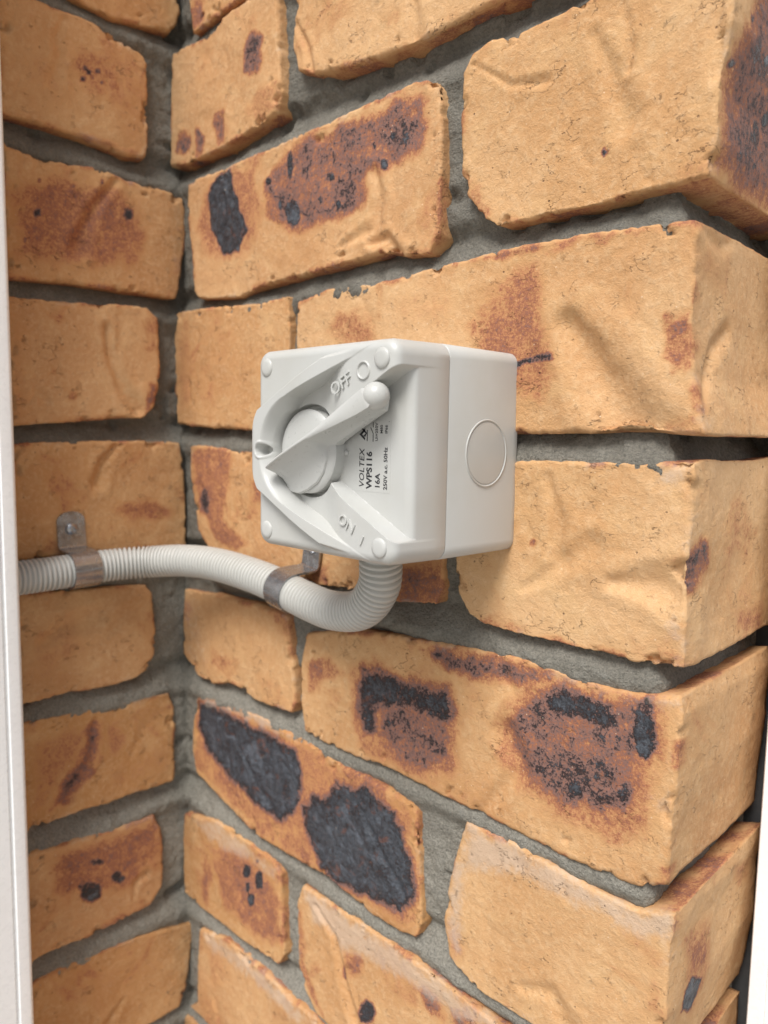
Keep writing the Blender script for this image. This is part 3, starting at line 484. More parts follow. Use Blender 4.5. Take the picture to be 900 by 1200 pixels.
def clay_material():
    m, nt, bs = node_mat('fired clay')
    g = NG(nt)
    at = nt.nodes.new('ShaderNodeAttribute')
    at.attribute_name = 'clay'
    sep = nt.nodes.new('ShaderNodeSeparateColor')
    g.link(at.outputs['Color'], sep.inputs[0])
    K, R, Pp, Wh = sep.outputs[0], sep.outputs[1], sep.outputs[2], at.outputs['Alpha']
    info = nt.nodes.new('ShaderNodeObjectInfo')
    # the coordinates shifted per brick so no two bricks share a pattern
    sh = nt.nodes.new('ShaderNodeVectorMath'); sh.operation = 'MULTIPLY_ADD'
    cmb = nt.nodes.new('ShaderNodeCombineXYZ')
    for k in range(3): g.link(info.outputs['Random'], cmb.inputs[k])
    g.link(cmb.outputs[0], sh.inputs[0])
    sh.inputs[1].default_value = (3.1, 5.7, 4.3)
    g.link(g.co, sh.inputs[2])
    g.co = sh.outputs[0]
    rnd = info.outputs['Random']
    ta = nt.nodes.new('ShaderNodeAttribute'); ta.attribute_type = 'OBJECT'; ta.attribute_name = 'tone'
    tone = ta.outputs['Fac']
    rnd2 = g.math('FRACT', g.math('MULTIPLY', rnd, 7.13))
    rnd3 = g.math('FRACT', g.math('MULTIPLY', rnd, 23.7))
    big = g.noise(13, 3, 0.55)
    mid = g.noise(48, 4, 0.6, 0.4)
    blot = g.noise(125, 5, 0.68, 0.6)
    fine = g.noise(360, 5, 0.72)
    vfine = g.noise(1250, 3, 0.7)
    base = g.mix(g.ramp(big, 0.36, 0.64), (0.640, 0.390, 0.190), (0.545, 0.300, 0.125))
    base = g.mix(g.math('MULTIPLY', tone, 0.95), base, g.mix(g.ramp(big, 0.35, 0.65), (0.53, 0.262, 0.085), (0.43, 0.185, 0.055)))
    base = g.mix(g.math('MULTIPLY', rnd3, 0.22), base, (0.64, 0.39, 0.23))
    base = g.mix(g.ramp(mid, 0.45, 0.75, 0, 0.4), base, (0.70, 0.455, 0.225))
    base = g.mix(g.ramp(fine, 0.42, 0.70, 0, 0.28), base, (0.78, 0.57, 0.35))
    base = g.mix(g.ramp(vfine, 0.54, 0.72, 0, 0.30), base, (0.40, 0.21, 0.10))
    # how hard each spot was fired: drawn flashes plus a faint natural blush, broken up at every scale
    nb = g.math('ADD', g.math('MULTIPLY', g.math('SUBTRACT', mid, 0.5), 0.55),
                g.math('ADD', g.math('MULTIPLY', g.math('SUBTRACT', blot, 0.5), 0.75), g.math('MULTIPLY', g.math('SUBTRACT', fine, 0.5), 0.80)))
    blush = g.math('MULTIPLY', g.ramp(g.noise(20, 4, 0.65, 0.6), 0.47, 0.70), g.math('MULTIPLY_ADD', tone, 0.22, g.math('MULTIPLY_ADD', rnd2, 0.16, 0.08)))
    fire = g.math('MAXIMUM', g.math('MULTIPLY', R, 0.37), g.math('MAXIMUM', g.math('MULTIPLY', Pp, 0.60), g.math('MULTIPLY', K, 1.0)))
    fire = g.math('MAXIMUM', fire, blush)
    win = g.math('MULTIPLY_ADD', g.ramp(fire, 0.10, 0.60), 0.72, g.ramp(fire, 0.02, 0.16, 0, 0.28))
    fire = g.math('MULTIPLY_ADD', g.math('MULTIPLY', nb, win), 1.05, fire)
    spray = g.noise(780, 4, 0.8)
    fire = g.math('MULTIPLY_ADD', g.math('MULTIPLY', g.math('SUBTRACT', spray, 0.5), g.ramp(fire, 0.10, 0.45)), 1.1, fire)
    cr = nt.nodes.new('ShaderNodeValToRGB')
    el = cr.color_ramp.elements
    stops = [(0.0, (0.58, 0.33, 0.14)), (0.14, (0.54, 0.27, 0.105)), (0.27, (0.44, 0.19, 0.085)), (0.40, (0.31, 0.120, 0.065)), (0.50, (0.25, 0.120, 0.088)),
             (0.60, (0.215, 0.125, 0.105)), (0.70, (0.115, 0.066, 0.060)), (0.82, (0.034, 0.029, 0.032)), (0.92, (0.030, 0.033, 0.040)), (1.0, (0.058, 0.064, 0.075))]
    while len(el) < len(stops): el.new(0.5)
    for e_, (p_, c_) in zip(el, stops):
        e_.position = p_; e_.color = (*c_, 1)
    g.link(fire, cr.inputs[0])
    c = g.mix(g.ramp(fire, 0.02, 0.34), base, cr.outputs[0])
    kk = g.ramp(fire, 0.66, 0.82)
    # the glassy black is itself streaked: slate blue, rust and brown
    gl = g.noise(70, 5, 0.7, 1.2)
    c = g.mix(g.math('MULTIPLY', kk, g.ramp(gl, 0.50, 0.64, 0, 0.85)), c, (0.105, 0.120, 0.142))
    c = g.mix(g.math('MULTIPLY', kk, g.ramp(g.noise(95, 5, 0.75, 0.8), 0.57, 0.68, 0, 0.75)), c, (0.15, 0.058, 0.036))
    # lime bloom along some edges
    ww = g.ramp(g.math('MULTIPLY_ADD', nb, 1.0, Wh), 0.18, 0.85)
    pale = g.mix(mid, (0.52, 0.40, 0.30), (0.57, 0.455, 0.365))
    c = g.mix(g.math('MULTIPLY', ww, 0.62), c, pale)
    # iron specks and tiny pale grains
    spk = g.ramp(g.voro(150), 0.045, 0.085, 1, 0)
    spk = g.math('MULTIPLY', spk, g.ramp(g.noise(60, 2), 0.44, 0.58))
    c = g.mix(g.math('MULTIPLY', spk, 0.6), c, (0.07, 0.032, 0.022))
    gr = g.ramp(g.voro(260), 0.05, 0.10, 1, 0)
    gr = g.math('MULTIPLY', gr, g.ramp(g.noise(75, 2, vec=g.co), 0.50, 0.62))
    c = g.mix(g.math('MULTIPLY', gr, 0.6), c, (0.80, 0.66, 0.48))
    # drying tears: short hair lines that come and go
    st = nt.nodes.new('ShaderNodeVectorMath'); st.operation = 'MULTIPLY'
    g.link(g.co, st.inputs[0]); st.inputs[1].default_value = (0.75, 0.75, 1.5)
    ridge = g.math('ABSOLUTE', g.math('SUBTRACT', g.noise(80, 4, 0.6, 0.15, st.outputs[0]), 0.5))
    crk = g.ramp(ridge, 0.0, 0.009, 1, 0)
    crk = g.math('MULTIPLY', crk, g.ramp(g.noise(60, 3, 0.6), 0.55, 0.66))
    rid2 = g.math('ABSOLUTE', g.math('SUBTRACT', g.noise(230, 3, 0.6, 0.1, st.outputs[0]), 0.5))
    crk2 = g.math('MULTIPLY', g.ramp(rid2, 0.0, 0.014, 1, 0), g.ramp(g.noise(150, 3, 0.6), 0.58, 0.68))
    crk = g.math('MAXIMUM', crk, g.math('MULTIPLY', crk2, 0.8))
    c = g.mix(g.math('MULTIPLY', crk, 0.45), c, (0.20, 0.09, 0.04))
    g.link(c, bs.inputs['Base Color'])
    rough = g.math('SUBTRACT', 0.86, g.math('MULTIPLY', kk, g.ramp(mid, 0.4, 0.6, 0.35, 0.55)))
    g.link(rough, bs.inputs['Roughness'])
    bs.inputs['Specular IOR Level'].default_value = 0.4
    h = g.math('MULTIPLY_ADD', fine, 0.55, g.math('MULTIPLY_ADD', vfine, 0.22, g.math('MULTIPLY', blot, 0.45)))
    h = g.math('SUBTRACT', h, g.math('MULTIPLY', crk, 0.6))
    h = g.math('SUBTRACT', h, g.math('MULTIPLY', spk, 0.5))
    h = g.math('ADD', h, g.math('MULTIPLY', kk, g.math('MULTIPLY', g.noise(190, 3, 0.6, 0.6), 1.2)))
    g.link(g.bump(h, 0.95, 0.0013), bs.inputs['Normal'])
    return m

def mortar_material():
    m, nt, bs = node_mat('mortar')
    g = NG(nt)
    big = g.noise(18, 4, 0.6)
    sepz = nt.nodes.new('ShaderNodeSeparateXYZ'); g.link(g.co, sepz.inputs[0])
    low = g.ramp(g.math('MULTIPLY_ADD', g.noise(9, 3), 0.30, sepz.outputs['Z']), 0.14, -0.12)   # paler towards the lower courses
    sand = g.noise(750, 4, 0.78)
    mid = g.noise(140, 5, 0.7)
    c = g.mix(g.ramp(big, 0.35, 0.65), (0.225, 0.208, 0.172), (0.310, 0.288, 0.240))
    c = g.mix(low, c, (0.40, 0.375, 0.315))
    c = g.mix(g.ramp(sand, 0.35, 0.7, 0, 0.55), c, (0.10, 0.10, 0.088))
    c = g.mix(g.ramp(mid, 0.55, 0.72, 0, 0.45), c, (0.32, 0.315, 0.28))
    gr = g.ramp(g.voro(420), 0.06, 0.12, 1, 0)
    c = g.mix(g.math('MULTIPLY', gr, 0.30), c, (0.50, 0.46, 0.40))
    g.link(c, bs.inputs['Base Color'])
    bs.inputs['Roughness'].default_value = 0.92
    bs.inputs['Specular IOR Level'].default_value = 0.2
    h = g.math('MULTIPLY_ADD', sand, 0.7, g.math('MULTIPLY_ADD', g.noise(330, 3, 0.7), 0.8, g.math('MULTIPLY', mid, 1.0)))
    g.link(g.bump(h, 1.0, 0.0028), bs.inputs['Normal'])
    return m

def plastic_material(name, col, rough=0.38, dirt=0.25):
    m, nt, bs = node_mat(name)
    g = NG(nt)
    big = g.noise(30, 4, 0.6)
    sm = g.noise(420, 4, 0.65)
    c = g.mix(g.ramp(big, 0.40, 0.75, 0, dirt), col, tuple(x*y for x, y in zip(col, (0.90, 0.88, 0.83))))
    sp = g.ramp(g.voro(95), 0.012, 0.030, 1, 0)
    sp = g.math('MULTIPLY', sp, g.ramp(g.noise(30, 2), 0.54, 0.60))
    c = g.mix(g.math('MULTIPLY', sp, 0.5), c, (0.30, 0.24, 0.18))
    g.link(c, bs.inputs['Base Color'])
    g.link(g.ramp(sm, 0.3, 0.7, rough-0.05, rough+0.08), bs.inputs['Roughness'])
    g.link(g.bump(g.noise(1500, 2), 0.06, 0.0004), bs.inputs['Normal'])
    bs.inputs['IOR'].default_value = 1.5
    return m

def simple_material(name, col, rough=0.5, metal=0.0, bumps=None, var=0.15):
    m, nt, bs = node_mat(name)
    g = NG(nt)
    n = g.noise(160, 4, 0.65)
    c = g.mix(g.ramp(n, 0.35, 0.7, 0, 1), col, tuple(x*(1-var) for x in col))
    g.link(c, bs.inputs['Base Color'])
    g.link(g.ramp(g.noise(300, 3), 0.3, 0.7, max(0.05, rough-0.08), rough+0.1), bs.inputs['Roughness'])
    bs.inputs['Metallic'].default_value = metal
    if bumps: g.link(g.bump(g.noise(bumps[0], 3), bumps[1], 0.0005), bs.inputs['Normal'])
    return m

M_CLAY = clay_material()
M_MORTAR = mortar_material()
M_BOX = plastic_material('grey white polycarbonate', (0.505, 0.507, 0.482), 0.34, 0.5)
M_KNOB = plastic_material('grey white handle plastic', (0.50, 0.502, 0.478), 0.31, 0.3)
M_CONDUIT = plastic_material('light grey pvc', (0.51, 0.507, 0.475), 0.34, 0.3)
M_PRINT = simple_material('black print', (0.025, 0.025, 0.028), 0.6)
M_DARK = simple_material('dark gap', (0.05, 0.05, 0.045), 0.8)
M_ZINC = simple_material('zinc plated steel', (0.42, 0.43, 0.445), 0.20, 0.85, (400, 0.10), 0.12)
M_FRAME = simple_material('white powder coat', (0.88, 0.89, 0.885), 0.30, 0.0, None, 0.03)
M_GAP_SHADE = simple_material('gap shade grey', (0.10, 0.10, 0.10), 0.7)  # dark colour standing in for the shade beside the jamb

# ------------------------------------------------------------------ the ground
def ground():
    n = 40
    xs = np.linspace(-60, 60, n)
    v = [(x*1000, y*1000, GROUND_Z) for y in xs for x in xs]
    f = [(j*n+i, j*n+i+1, (j+1)*n+i+1, (j+1)*n+i) for j in range(n-1) for i in range(n-1)]
    m, nt, bs = node_mat('concrete paving')
    g = NG(nt)
    c = g.mix(g.noise(2.5, 5, 0.6), (0.34, 0.32, 0.29), (0.46, 0.44, 0.40))
    c = g.mix(g.ramp(g.noise(220, 3), 0.5, 0.7, 0, 0.5), c, (0.24, 0.225, 0.20))
    g.link(c, bs.inputs['Base Color'])
    bs.inputs['Roughness'].default_value = 0.9
    g.link(g.bump(g.noise(300, 3), 0.5, 0.002), bs.inputs['Normal'])
    o = obj('ground', new_mesh('ground', v, f, m, False), kind='structure')
    return o

COURSE = 86.0
C_LO, C_HI = -13, 8
GROUND_Z = C_LO*COURSE-6
WALL_W = 357.0
ground()

# ------------------------------------------------------------------ brickwork
# wall frames: along, inward.  A: front of the pier (faces -y).  B: side of the niche (faces +x)
FRAMES = {'A': (np.array([1., 0, 0]), np.array([0, 1., 0])), 'B': (np.array([0, 1., 0]), np.array([-1., 0, 0]))}
UPV = np.array([0, 0, 1.])

def poly_sdf(pts, u, z):
    """signed distance (negative inside) from points to a closed outline"""
    p = np.asarray(pts)
    d = np.full(u.shape, 1e9)
    inside = np.zeros(u.shape, bool)
    for k in range(len(p)):
        a, b = p[k], p[(k+1) % len(p)]
        e = b-a
        t = np.clip(((u-a[0])*e[0]+(z-a[1])*e[1])/max(e@e, 1e-9), 0, 1)
        d = np.minimum(d, np.hypot(u-a[0]-t*e[0], z-a[1]-t*e[1]))
        if a[1] != b[1]:
            cr = ((a[1] > z) != (b[1] > z)) & (u < (b[0]-a[0])*(z-a[1])/(b[1]-a[1])+a[0])
            inside ^= cr
    return np.where(inside, -d, d)

def line_dist(pts, u, z):
    p = np.asarray(pts)
    d = np.full(u.shape, 1e9)
    along = np.zeros(u.shape)
    for k in range(len(p)-1):
        a, b = p[k], p[k+1]
        e = b-a
        t = np.clip(((u-a[0])*e[0]+(z-a[1])*e[1])/max(e@e, 1e-9), 0, 1)
        dd = np.hypot(u-a[0]-t*e[0], z-a[1]-t*e[1])
        along = np.where(dd < d, (k+t)/(len(p)-1), along)
        d = np.minimum(d, dd)
    return d, along

def resample(pts, s):
    p = np.asarray(pts, float)
    d = np.concatenate([[0], np.cumsum(np.hypot(*np.diff(p, axis=0).T))])
    d /= d[-1]
    return np.stack([np.interp(s, d, p[:, 0]), np.interp(s, d, p[:, 1])], -1)

def edge_param(n, lengths, r=5.0):
    """parameter values 0..1 denser near both ends"""
    t = np.linspace(0, 1, n)
    k = 0.10
    return t-k*np.sin(2*np.pi*t)/(2*np.pi)*1.6

def make_brick(key, T, B, L, R, step, depth, depth_steps, detail=True):
    wall, course, idx = key
    seed = np.array([course*37.1+idx*11.3+(5000 if wall == 'B' else 0), course*5.3, idx*71.7])
    bot, top = np.asarray(B, float), np.asarray(T, float)
    lef = np.array([B[0], *[tuple(x) for x in L[::-1]], T[0]], float)
    rig = np.array([B[-1], *[tuple(x) for x in R[::-1]], T[-1]], float)
    wid = np.hypot(*(bot[-1]-bot[0])); hei = np.hypot(*(lef[-1]-lef[0]))
    nu, nv = max(5, int(wid/step)), max(5, int(hei/step))
    s, t = edge_param(nu, wid), edge_param(nv, hei)
    cb, ct, cl, cr = resample(bot, s), resample(top, s), resample(lef, t), resample(rig, t)
    S, Tt = np.meshgrid(s, t)                                        # (nv, nu)
    S_, T_ = S[..., None], Tt[..., None]
    P = ((1-T_)*cb[None]+T_*ct[None]+(1-S_)*cl[:, None]+S_*cr[:, None]
         - ((1-S_)*(1-T_)*bot[0]+S_*(1-T_)*bot[-1]+(1-S_)*T_*top[0]+S_*T_*top[-1]))
    # perimeter loop (counter-clockwise seen from outside): bottom, right, top, left
    ids = np.arange(nu*nv).reshape(nv, nu)
    per = np.concatenate([ids[0, :-1], ids[:-1, -1], ids[-1, :0:-1], ids[:0:-1, 0]])
    F = P.reshape(-1, 2)
    if detail:                                                       # ragged outline, rounded corners
        pu = F[per]
        jit = 0.3*vnoise(np.c_[pu/13.0, np.zeros(len(pu))]+seed)+0.35*vnoise(np.c_[pu/3.0, np.ones(len(pu))]+seed)+0.35*vnoise(np.c_[pu/1.5, np.ones(len(pu))]+seed)
    ctr = F.mean(0)
    tan = np.roll(F[per], -2, 0)-np.roll(F[per], 2, 0)
    nrm2 = np.stack([tan[:, 1], -tan[:, 0]], -1)
    nrm2 /= np.maximum(np.linalg.norm(nrm2, axis=1, keepdims=True), 1e-6)
    for _ in range(3):
        nrm2 = (np.roll(nrm2, 1, 0)+nrm2*2+np.roll(nrm2, -1, 0))
        nrm2 /= np.maximum(np.linalg.norm(nrm2, axis=1, keepdims=True), 1e-6)
    # distance of each front vertex to the outline and the outward direction there
    outline = F[per]
    if detail:
        e = np.full(len(F), 1e9); nearest = np.zeros(len(F), int)
        sub = slice(0, len(outline))
        for a in range(0, len(F), 4000):
            dd = np.linalg.norm(F[a:a+4000, None, :]-outline[None], axis=2)
            k = dd.argmin(1)
            e[a:a+4000] = dd[np.arange(len(k)), k]; nearest[a:a+4000] = k
    else:
        e = np.minimum(np.minimum(S*wid, (1-S)*wid), np.minimum(Tt*hei, (1-Tt)*hei)).ravel()
        nearest = np.array([np.argmin(np.sum((outline-f)**2, 1)) for f in F])
    p3 = np.c_[F, np.zeros(len(F))]
    rad_o = np.clip(1.0+1.3*vnoise(np.c_[outline/15., np.full(len(outline), 3.)]+seed), 0.4, 2.6)
    # the top edge is crisper, the bottom edge droops and is rounder, as on pressed bricks
    rad = rad_o[nearest]
    x = np.clip(1-e/rad, 0, 1)
    dep = rad*(1-np.sqrt(np.maximum(0, 1-x*x)))
    wn = 1-x                                                         # weight of the front direction
    # front relief (positive = outwards)
    relief = 0.9*vnoise(p3/60.+seed)+0.55*vnoise(p3/24.+seed*2)+0.22*fbm(p3/8.+seed, 2)+0.13*fbm(p3/2.3+seed, 2)
    if detail:
        cn = vnoise(p3/8.5+seed*3)+0.55*vnoise(p3/2.8+seed*4)
        chip = smooth(0.50, 0.58, cn-0.08*e)
        relief = relief-2.0*chip*(1+0.6*vnoise(p3/1.9+seed))
        # folds and thumb dents pressed into the wet clay
        r_ = np.random.default_rng(int(abs(seed[0])*10+3))
        lo, hi = F.min(0), F.max(0)
        for _k in range(int(1+(hi[0]-lo[0])/90)):
            c0 = lo+(hi-lo)*r_.uniform(0.1, 0.9, 2)
            an = r_.uniform(0.9, 2.2); ln = r_.uniform(8, 26); bend = r_.uniform(-0.5, 0.5)
            pts_ = [tuple(c0+ln*tt*np.array([math.cos(an+bend*tt), math.sin(an+bend*tt)])) for tt in (-0.5, -0.2, 0.2, 0.5)]
            d_, al_ = line_dist(pts_, F[:, 0], F[:, 1])
            hw_ = r_.uniform(2, 6); dp_ = r_.uniform(0.2, 0.8)
            relief = relief-dp_*smooth(hw_*(0.5+0.7*al_), 0, d_)
    masks = np.zeros((len(F), 4))
    if detail:
        masks[:, 3] = 0.38*smooth(7, 0, e)*smooth(0.05, 0.6, vnoise(p3/16.+seed*6)+0.4*vnoise(p3/5.+seed))
        masks[:, 1] = 0.85*smooth(6, 0, e)*smooth(0.0, 0.55, vnoise(p3/13.+seed*8)+0.4*vnoise(p3/4.+seed*2))
        q3 = F[:, 0], F[:, 1]
        for (w_, c_, i_, face, kind, soft, amt, pts) in SOFT_BURNS:
            if (w_, c_, i_) == key and face == 'F':
                wob = (2.6*vnoise(p3/8.+seed*5)+1.3*vnoise(p3/3.2+seed*7))*(0.7 if kind == 'k' else 1.0)
                a = amt*smooth(soft*0.9, -soft*0.9, poly_sdf(pts, *q3)+wob*min(1, soft/3.5))
                ch = 'krpw'.index(kind)
                masks[:, ch] = np.maximum(masks[:, ch], a)
                if kind == 'k' and soft >= 3:      # scorched rim round each glassy patch
                    masks[:, 2] = np.maximum(masks[:, 2], 0.85*amt*smooth(5.0, -3.0, poly_sdf(pts, *q3)-1.5+wob))
                if kind == 'k': relief = relief+0.5*a*vnoise(p3/3.+seed*9)
        for (w_, c_, i_, face, hw, dp, pts) in CREASES:
            if (w_, c_, i_) == key and face == 'F':
                d, al = line_dist(pts, *q3)
                ww = 1.2*hw*(0.55+0.75*al)*(1+0.18*vnoise(p3/9.+seed))
                relief = relief-1.3*dp*smooth(ww, 0, d)*(0.6+0.4*al)+0.5*dp*smooth(hw*0.9, 0, np.abs(d-ww*1.25))*0.5
    dep = dep-relief*np.maximum(wn, 0.25)
    shrink = (np.minimum(0, relief)*x*0.6)
    Fp = F+nrm2[nearest]*(shrink)[:, None]
    if detail:
        Fp = Fp+nrm2[nearest]*(jit[nearest]*smooth(9, 0, e))[:, None]
    off = 1.2*math.sin(seed[0]*1.7+seed[1])*(1 if detail else 1)
    dep = dep+off
    # rings running back into the wall
    dk = np.linspace(0, 1, depth_steps+1)[1:]**1.3*(depth-8)
    nper = len(per)
    rings, rmask = [], []
    d0 = dep[per]; o0 = Fp[per]
    for k, d in enumerate(dk):
        blend = min(1, d/14.0)
        dd = d0*(1-d/dk[-1])+d if d < dk[-1] else np.full(nper, d)
        dd = np.maximum(dd, d0+d*0.2) if d < 12 else np.full(nper, d)+(dd-d)*max(0, 1-d/30.0)
        q = np.c_[o0/1.0, dd]
        q_ = np.c_[o0[:, 0], o0[:, 1], dd]
        dis = 0.9*vnoise(q_/26.+seed)*blend+0.3*fbm(q_/8.+seed, 2)*blend+0.13*fbm(q_/2.3+seed, 2)*blend
        mk = np.zeros((nper, 4))
        # the hidden bed faces are redder and rough
        under = np.clip(np.abs(nrm2[:, 1])*1.4-0.4, 0, 1)*0.75*smooth(0, 3, np.array([d]))
        mk[:, 1] = np.maximum(masks[per][:, 1]*(1-blend), under*(0.7+0.4*vnoise(q/10.+seed)))
        for ch in (0, 2, 3): mk[:, ch] = masks[per][:, ch]*(1-blend)
        mk[:, 2] = np.maximum(mk[:, 2], under*0.85*(0.75+0.6*vnoise(q/14.+seed*2)))
        if detail and idx == 1 and wall == 'A':
            sel = nrm2[:, 0] > 0.6
            uu, zz = dd, o0[:, 1]
            pq = np.c_[uu, zz, np.full(nper, 9.)]
            for (w_, c_, i_, face, kind, soft, amt, pts) in SOFT_BURNS:
                if (w_, c_, i_) == key and face == 'R':
                    wob = 1.6*vnoise(pq/6.+seed*5)+0.9*vnoise(pq/2.4+seed*7)
                    a = amt*smooth(soft*1.0, -soft*0.9, poly_sdf(pts, uu, zz)+wob*min(1, soft/3.5))*sel
                    ch = 'krpw'.index(kind)
                    mk[:, ch] = np.maximum(mk[:, ch], a)
            for (w_, c_, i_, face, hw, dp, pts) in CREASES:
                if (w_, c_, i_) == key and face == 'R':
                    dl, al = line_dist(pts, uu, zz)
                    ww = hw*(0.7+0.5*(1-al))
                    dis = dis-dp*smooth(ww, 0, dl)*sel*blend
        fade = max(0.0, 1-d/6.0)
        o = (o0*fade+F[per]*(1-fade))+nrm2*dis[:, None]
        rings.append(np.c_[o, dd]); rmask.append(mk)
    V = np.concatenate([np.c_[Fp, dep]]+rings)
    MK = np.concatenate([masks]+rmask)
    quads = np.stack([ids[:-1, :-1], ids[:-1, 1:], ids[1:, 1:], ids[1:, :-1]], -1).reshape(-1, 4)
    allq = [quads]
    prev = per
    base = nu*nv
    for k in range(len(rings)):
        cur = base+k*nper+np.arange(nper)
        allq.append(np.stack([np.roll(prev, -1), prev, cur, np.roll(cur, -1)], -1))
        prev = cur
    U, N = FRAMES[wall]
    W3 = V[:, 0:1]*U+V[:, 1:2]*UPV+V[:, 2:3]*N
    return quad_mesh('brick', W3, np.concatenate(allq), M_CLAY, MK, extra=prev[::-1])

pier = thing('brick_wall', 'tan clinker brick pier face with a projecting outer corner, behind the isolator switch', 'wall', (180, 50, GROUND_Z))
side = thing('brick_wall', 'short tan brick return wall meeting the pier, behind the left end of the conduit', 'wall', (-50, -50, GROUND_Z))

def nominal(wall, c, i):
    z0, z1 = c*COURSE, c*COURSE+76
    even = c % 2 == 0
    if wall == 'A':
        x0, x1 = (((-4, 116), (125, WALL_W))[i] if even else ((12, 229), (241, WALL_W))[i])
    else:
        x0, x1 = (-112, -25) if even else (-112, 1)
    return [(x0, z1), (x1, z1)], [(x0, z0), (x1, z0)], [], []

TONE = {('A', 0, 1): 0.12, ('A', -1, 1): 0.0, ('A', 1, 1): 0.10, ('A', -2, 1): 0.45, ('A', -3, 1): 0.22, ('A', -3, 0): 0.9, ('A', -4, 1): 0.3, ('A', 1, 0): 0.4,
        ('A', 2, 0): 0.3, ('A', 2, 1): 0.22, ('A', 0, 0): 0.45, ('A', -1, 0): 0.75, ('A', -2, 0): 0.5, ('A', -4, 0): 0.6, ('A', -5, 0): 0.6,
        ('B', 0, 0): 0.48, ('B', 1, 0): 0.58, ('B', 2, 0): 0.44, ('B', -1, 0): 0.54, ('B', -2, 0): 0.51, ('B', -3, 0): 0.68, ('B', -4, 0): 0.65, ('B', -5, 0): 0.54}
for c in range(C_LO, C_HI+1):
    for wall, i in (('A', 0), ('A', 1), ('B', 0)):
        key = (wall, c, i)
        seen = -6 <= c <= 4
        o = BRICK_OUTLINES.get(key) or nominal(*key)
        outer = wall == 'A' and i == 1
        depth = 108 if outer else 52
        if seen:
            me = make_brick(key, *o, 1.15 if wall == 'A' else 1.5, depth, 60 if outer else 14)
        else:
            me = make_brick(key, *o, 9, depth, 10 if outer else 4, detail=False)
        bo = obj('brick', me, pier if wall == 'A' else side)
        bo['tone'] = TONE.get(key, (0.6 if wall == 'B' else 0.45))

def mortar_sheet(path, zs, back, name, name_side='A'):
    """path: (m,2) plan points, with (m,2) inward directions; joints are struck: proud at the brick below, deep under the brick above"""
    pts, inw, ds = path
    ns, nz = len(pts), len(zs)
    Sg, Zg = np.meshgrid(np.arange(ns), zs)
    px, py = pts[Sg.ravel(), 0], pts[Sg.ravel(), 1]
    zz = Zg.ravel()
    ph = (zz % COURSE)
    ph = np.where(ph < 40, ph+COURSE, ph)
    phi = (ph-81)/6.5
    n3 = np.c_[px, py, zz]
    d = 5.3+np.where(np.abs(phi) < 2.6, np.clip(phi, -0.85, 1.3)*3.9*smooth(2.6, 1.2, np.abs(phi)), 0)
    d = d+1.2*vnoise(n3/28.)+0.8*fbm(n3/7., 3)+0.45*fbm(n3/2.0, 2)
    # the bed is sunk where it lies wholly behind a brick, away from the head joints
    ev = (np.floor(zz/COURSE) % 2) == 0
    hd = np.abs(px-np.where(ev, 121, 236)) if name_side == 'A' else np.where(py > -48, 0, 99)
    hd = np.where(px < 34, 0, hd) if name_side == 'A' else hd
    d = d+5.0*smooth(1.7, 2.8, np.abs(phi))*smooth(26, 34, hd)
    hole = smooth(0.45, 0.8, vnoise(n3/9.+40))*smooth(0.1, 1.0, phi)
    d = d+hole*3.5
    ix, iy = inw[Sg.ravel(), 0], inw[Sg.ravel(), 1]
    V = np.c_[px+ix*d, py+iy*d, zz]
    ids = np.arange(ns*nz).reshape(nz, ns)
    quads = np.stack([ids[:-1, :-1], ids[:-1, 1:], ids[1:, 1:], ids[1:, :-1]], -1).reshape(-1, 4)
    # closed behind: a back line of the plan
    b0 = len(V)
    bp = np.array(back, float)
    Vb = np.array([[bp[k % len(bp)][0], bp[k % len(bp)][1], zs[0] if k < len(bp) else zs[-1]] for k in range(2*len(bp))])
    nb = len(bp)
    bq = [[b0+k+1, b0+k, b0+nb+k, b0+nb+k+1] for k in range(nb-1)]
    V = np.concatenate([V, Vb])
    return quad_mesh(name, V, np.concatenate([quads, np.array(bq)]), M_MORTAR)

zs = np.concatenate([np.arange(GROUND_Z, -6*COURSE, 6.0), np.arange(-6*COURSE, 4*COURSE, 1.4), np.arange(4*COURSE, (C_HI+1)*COURSE-6, 6.0)])
xs = np.arange(-40, WALL_W-9.9, 1.5)
rad_c = 8.0
arc = [(WALL_W-7-rad_c+rad_c*math.sin(a), rad_c-rad_c*math.cos(a), -math.sin(a), math.cos(a)) for a in np.linspace(0, math.pi/2, 8)]
ys = np.arange(rad_c+1.5, 104, 1.6)
pp = [(x, 0, 0, 1) for x in xs if x < WALL_W-7-rad_c-0.3]+arc+[(WALL_W-7, y, -1, 0) for y in ys]
pp = np.array(pp)
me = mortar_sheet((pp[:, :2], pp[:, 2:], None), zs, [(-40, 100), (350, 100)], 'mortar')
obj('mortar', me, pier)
pb = np.array([(0, y, -1, 0) for y in np.arange(-118, 12, 1.6)], float)
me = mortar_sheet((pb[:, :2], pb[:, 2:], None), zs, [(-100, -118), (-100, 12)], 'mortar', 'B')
obj('mortar', me, side)

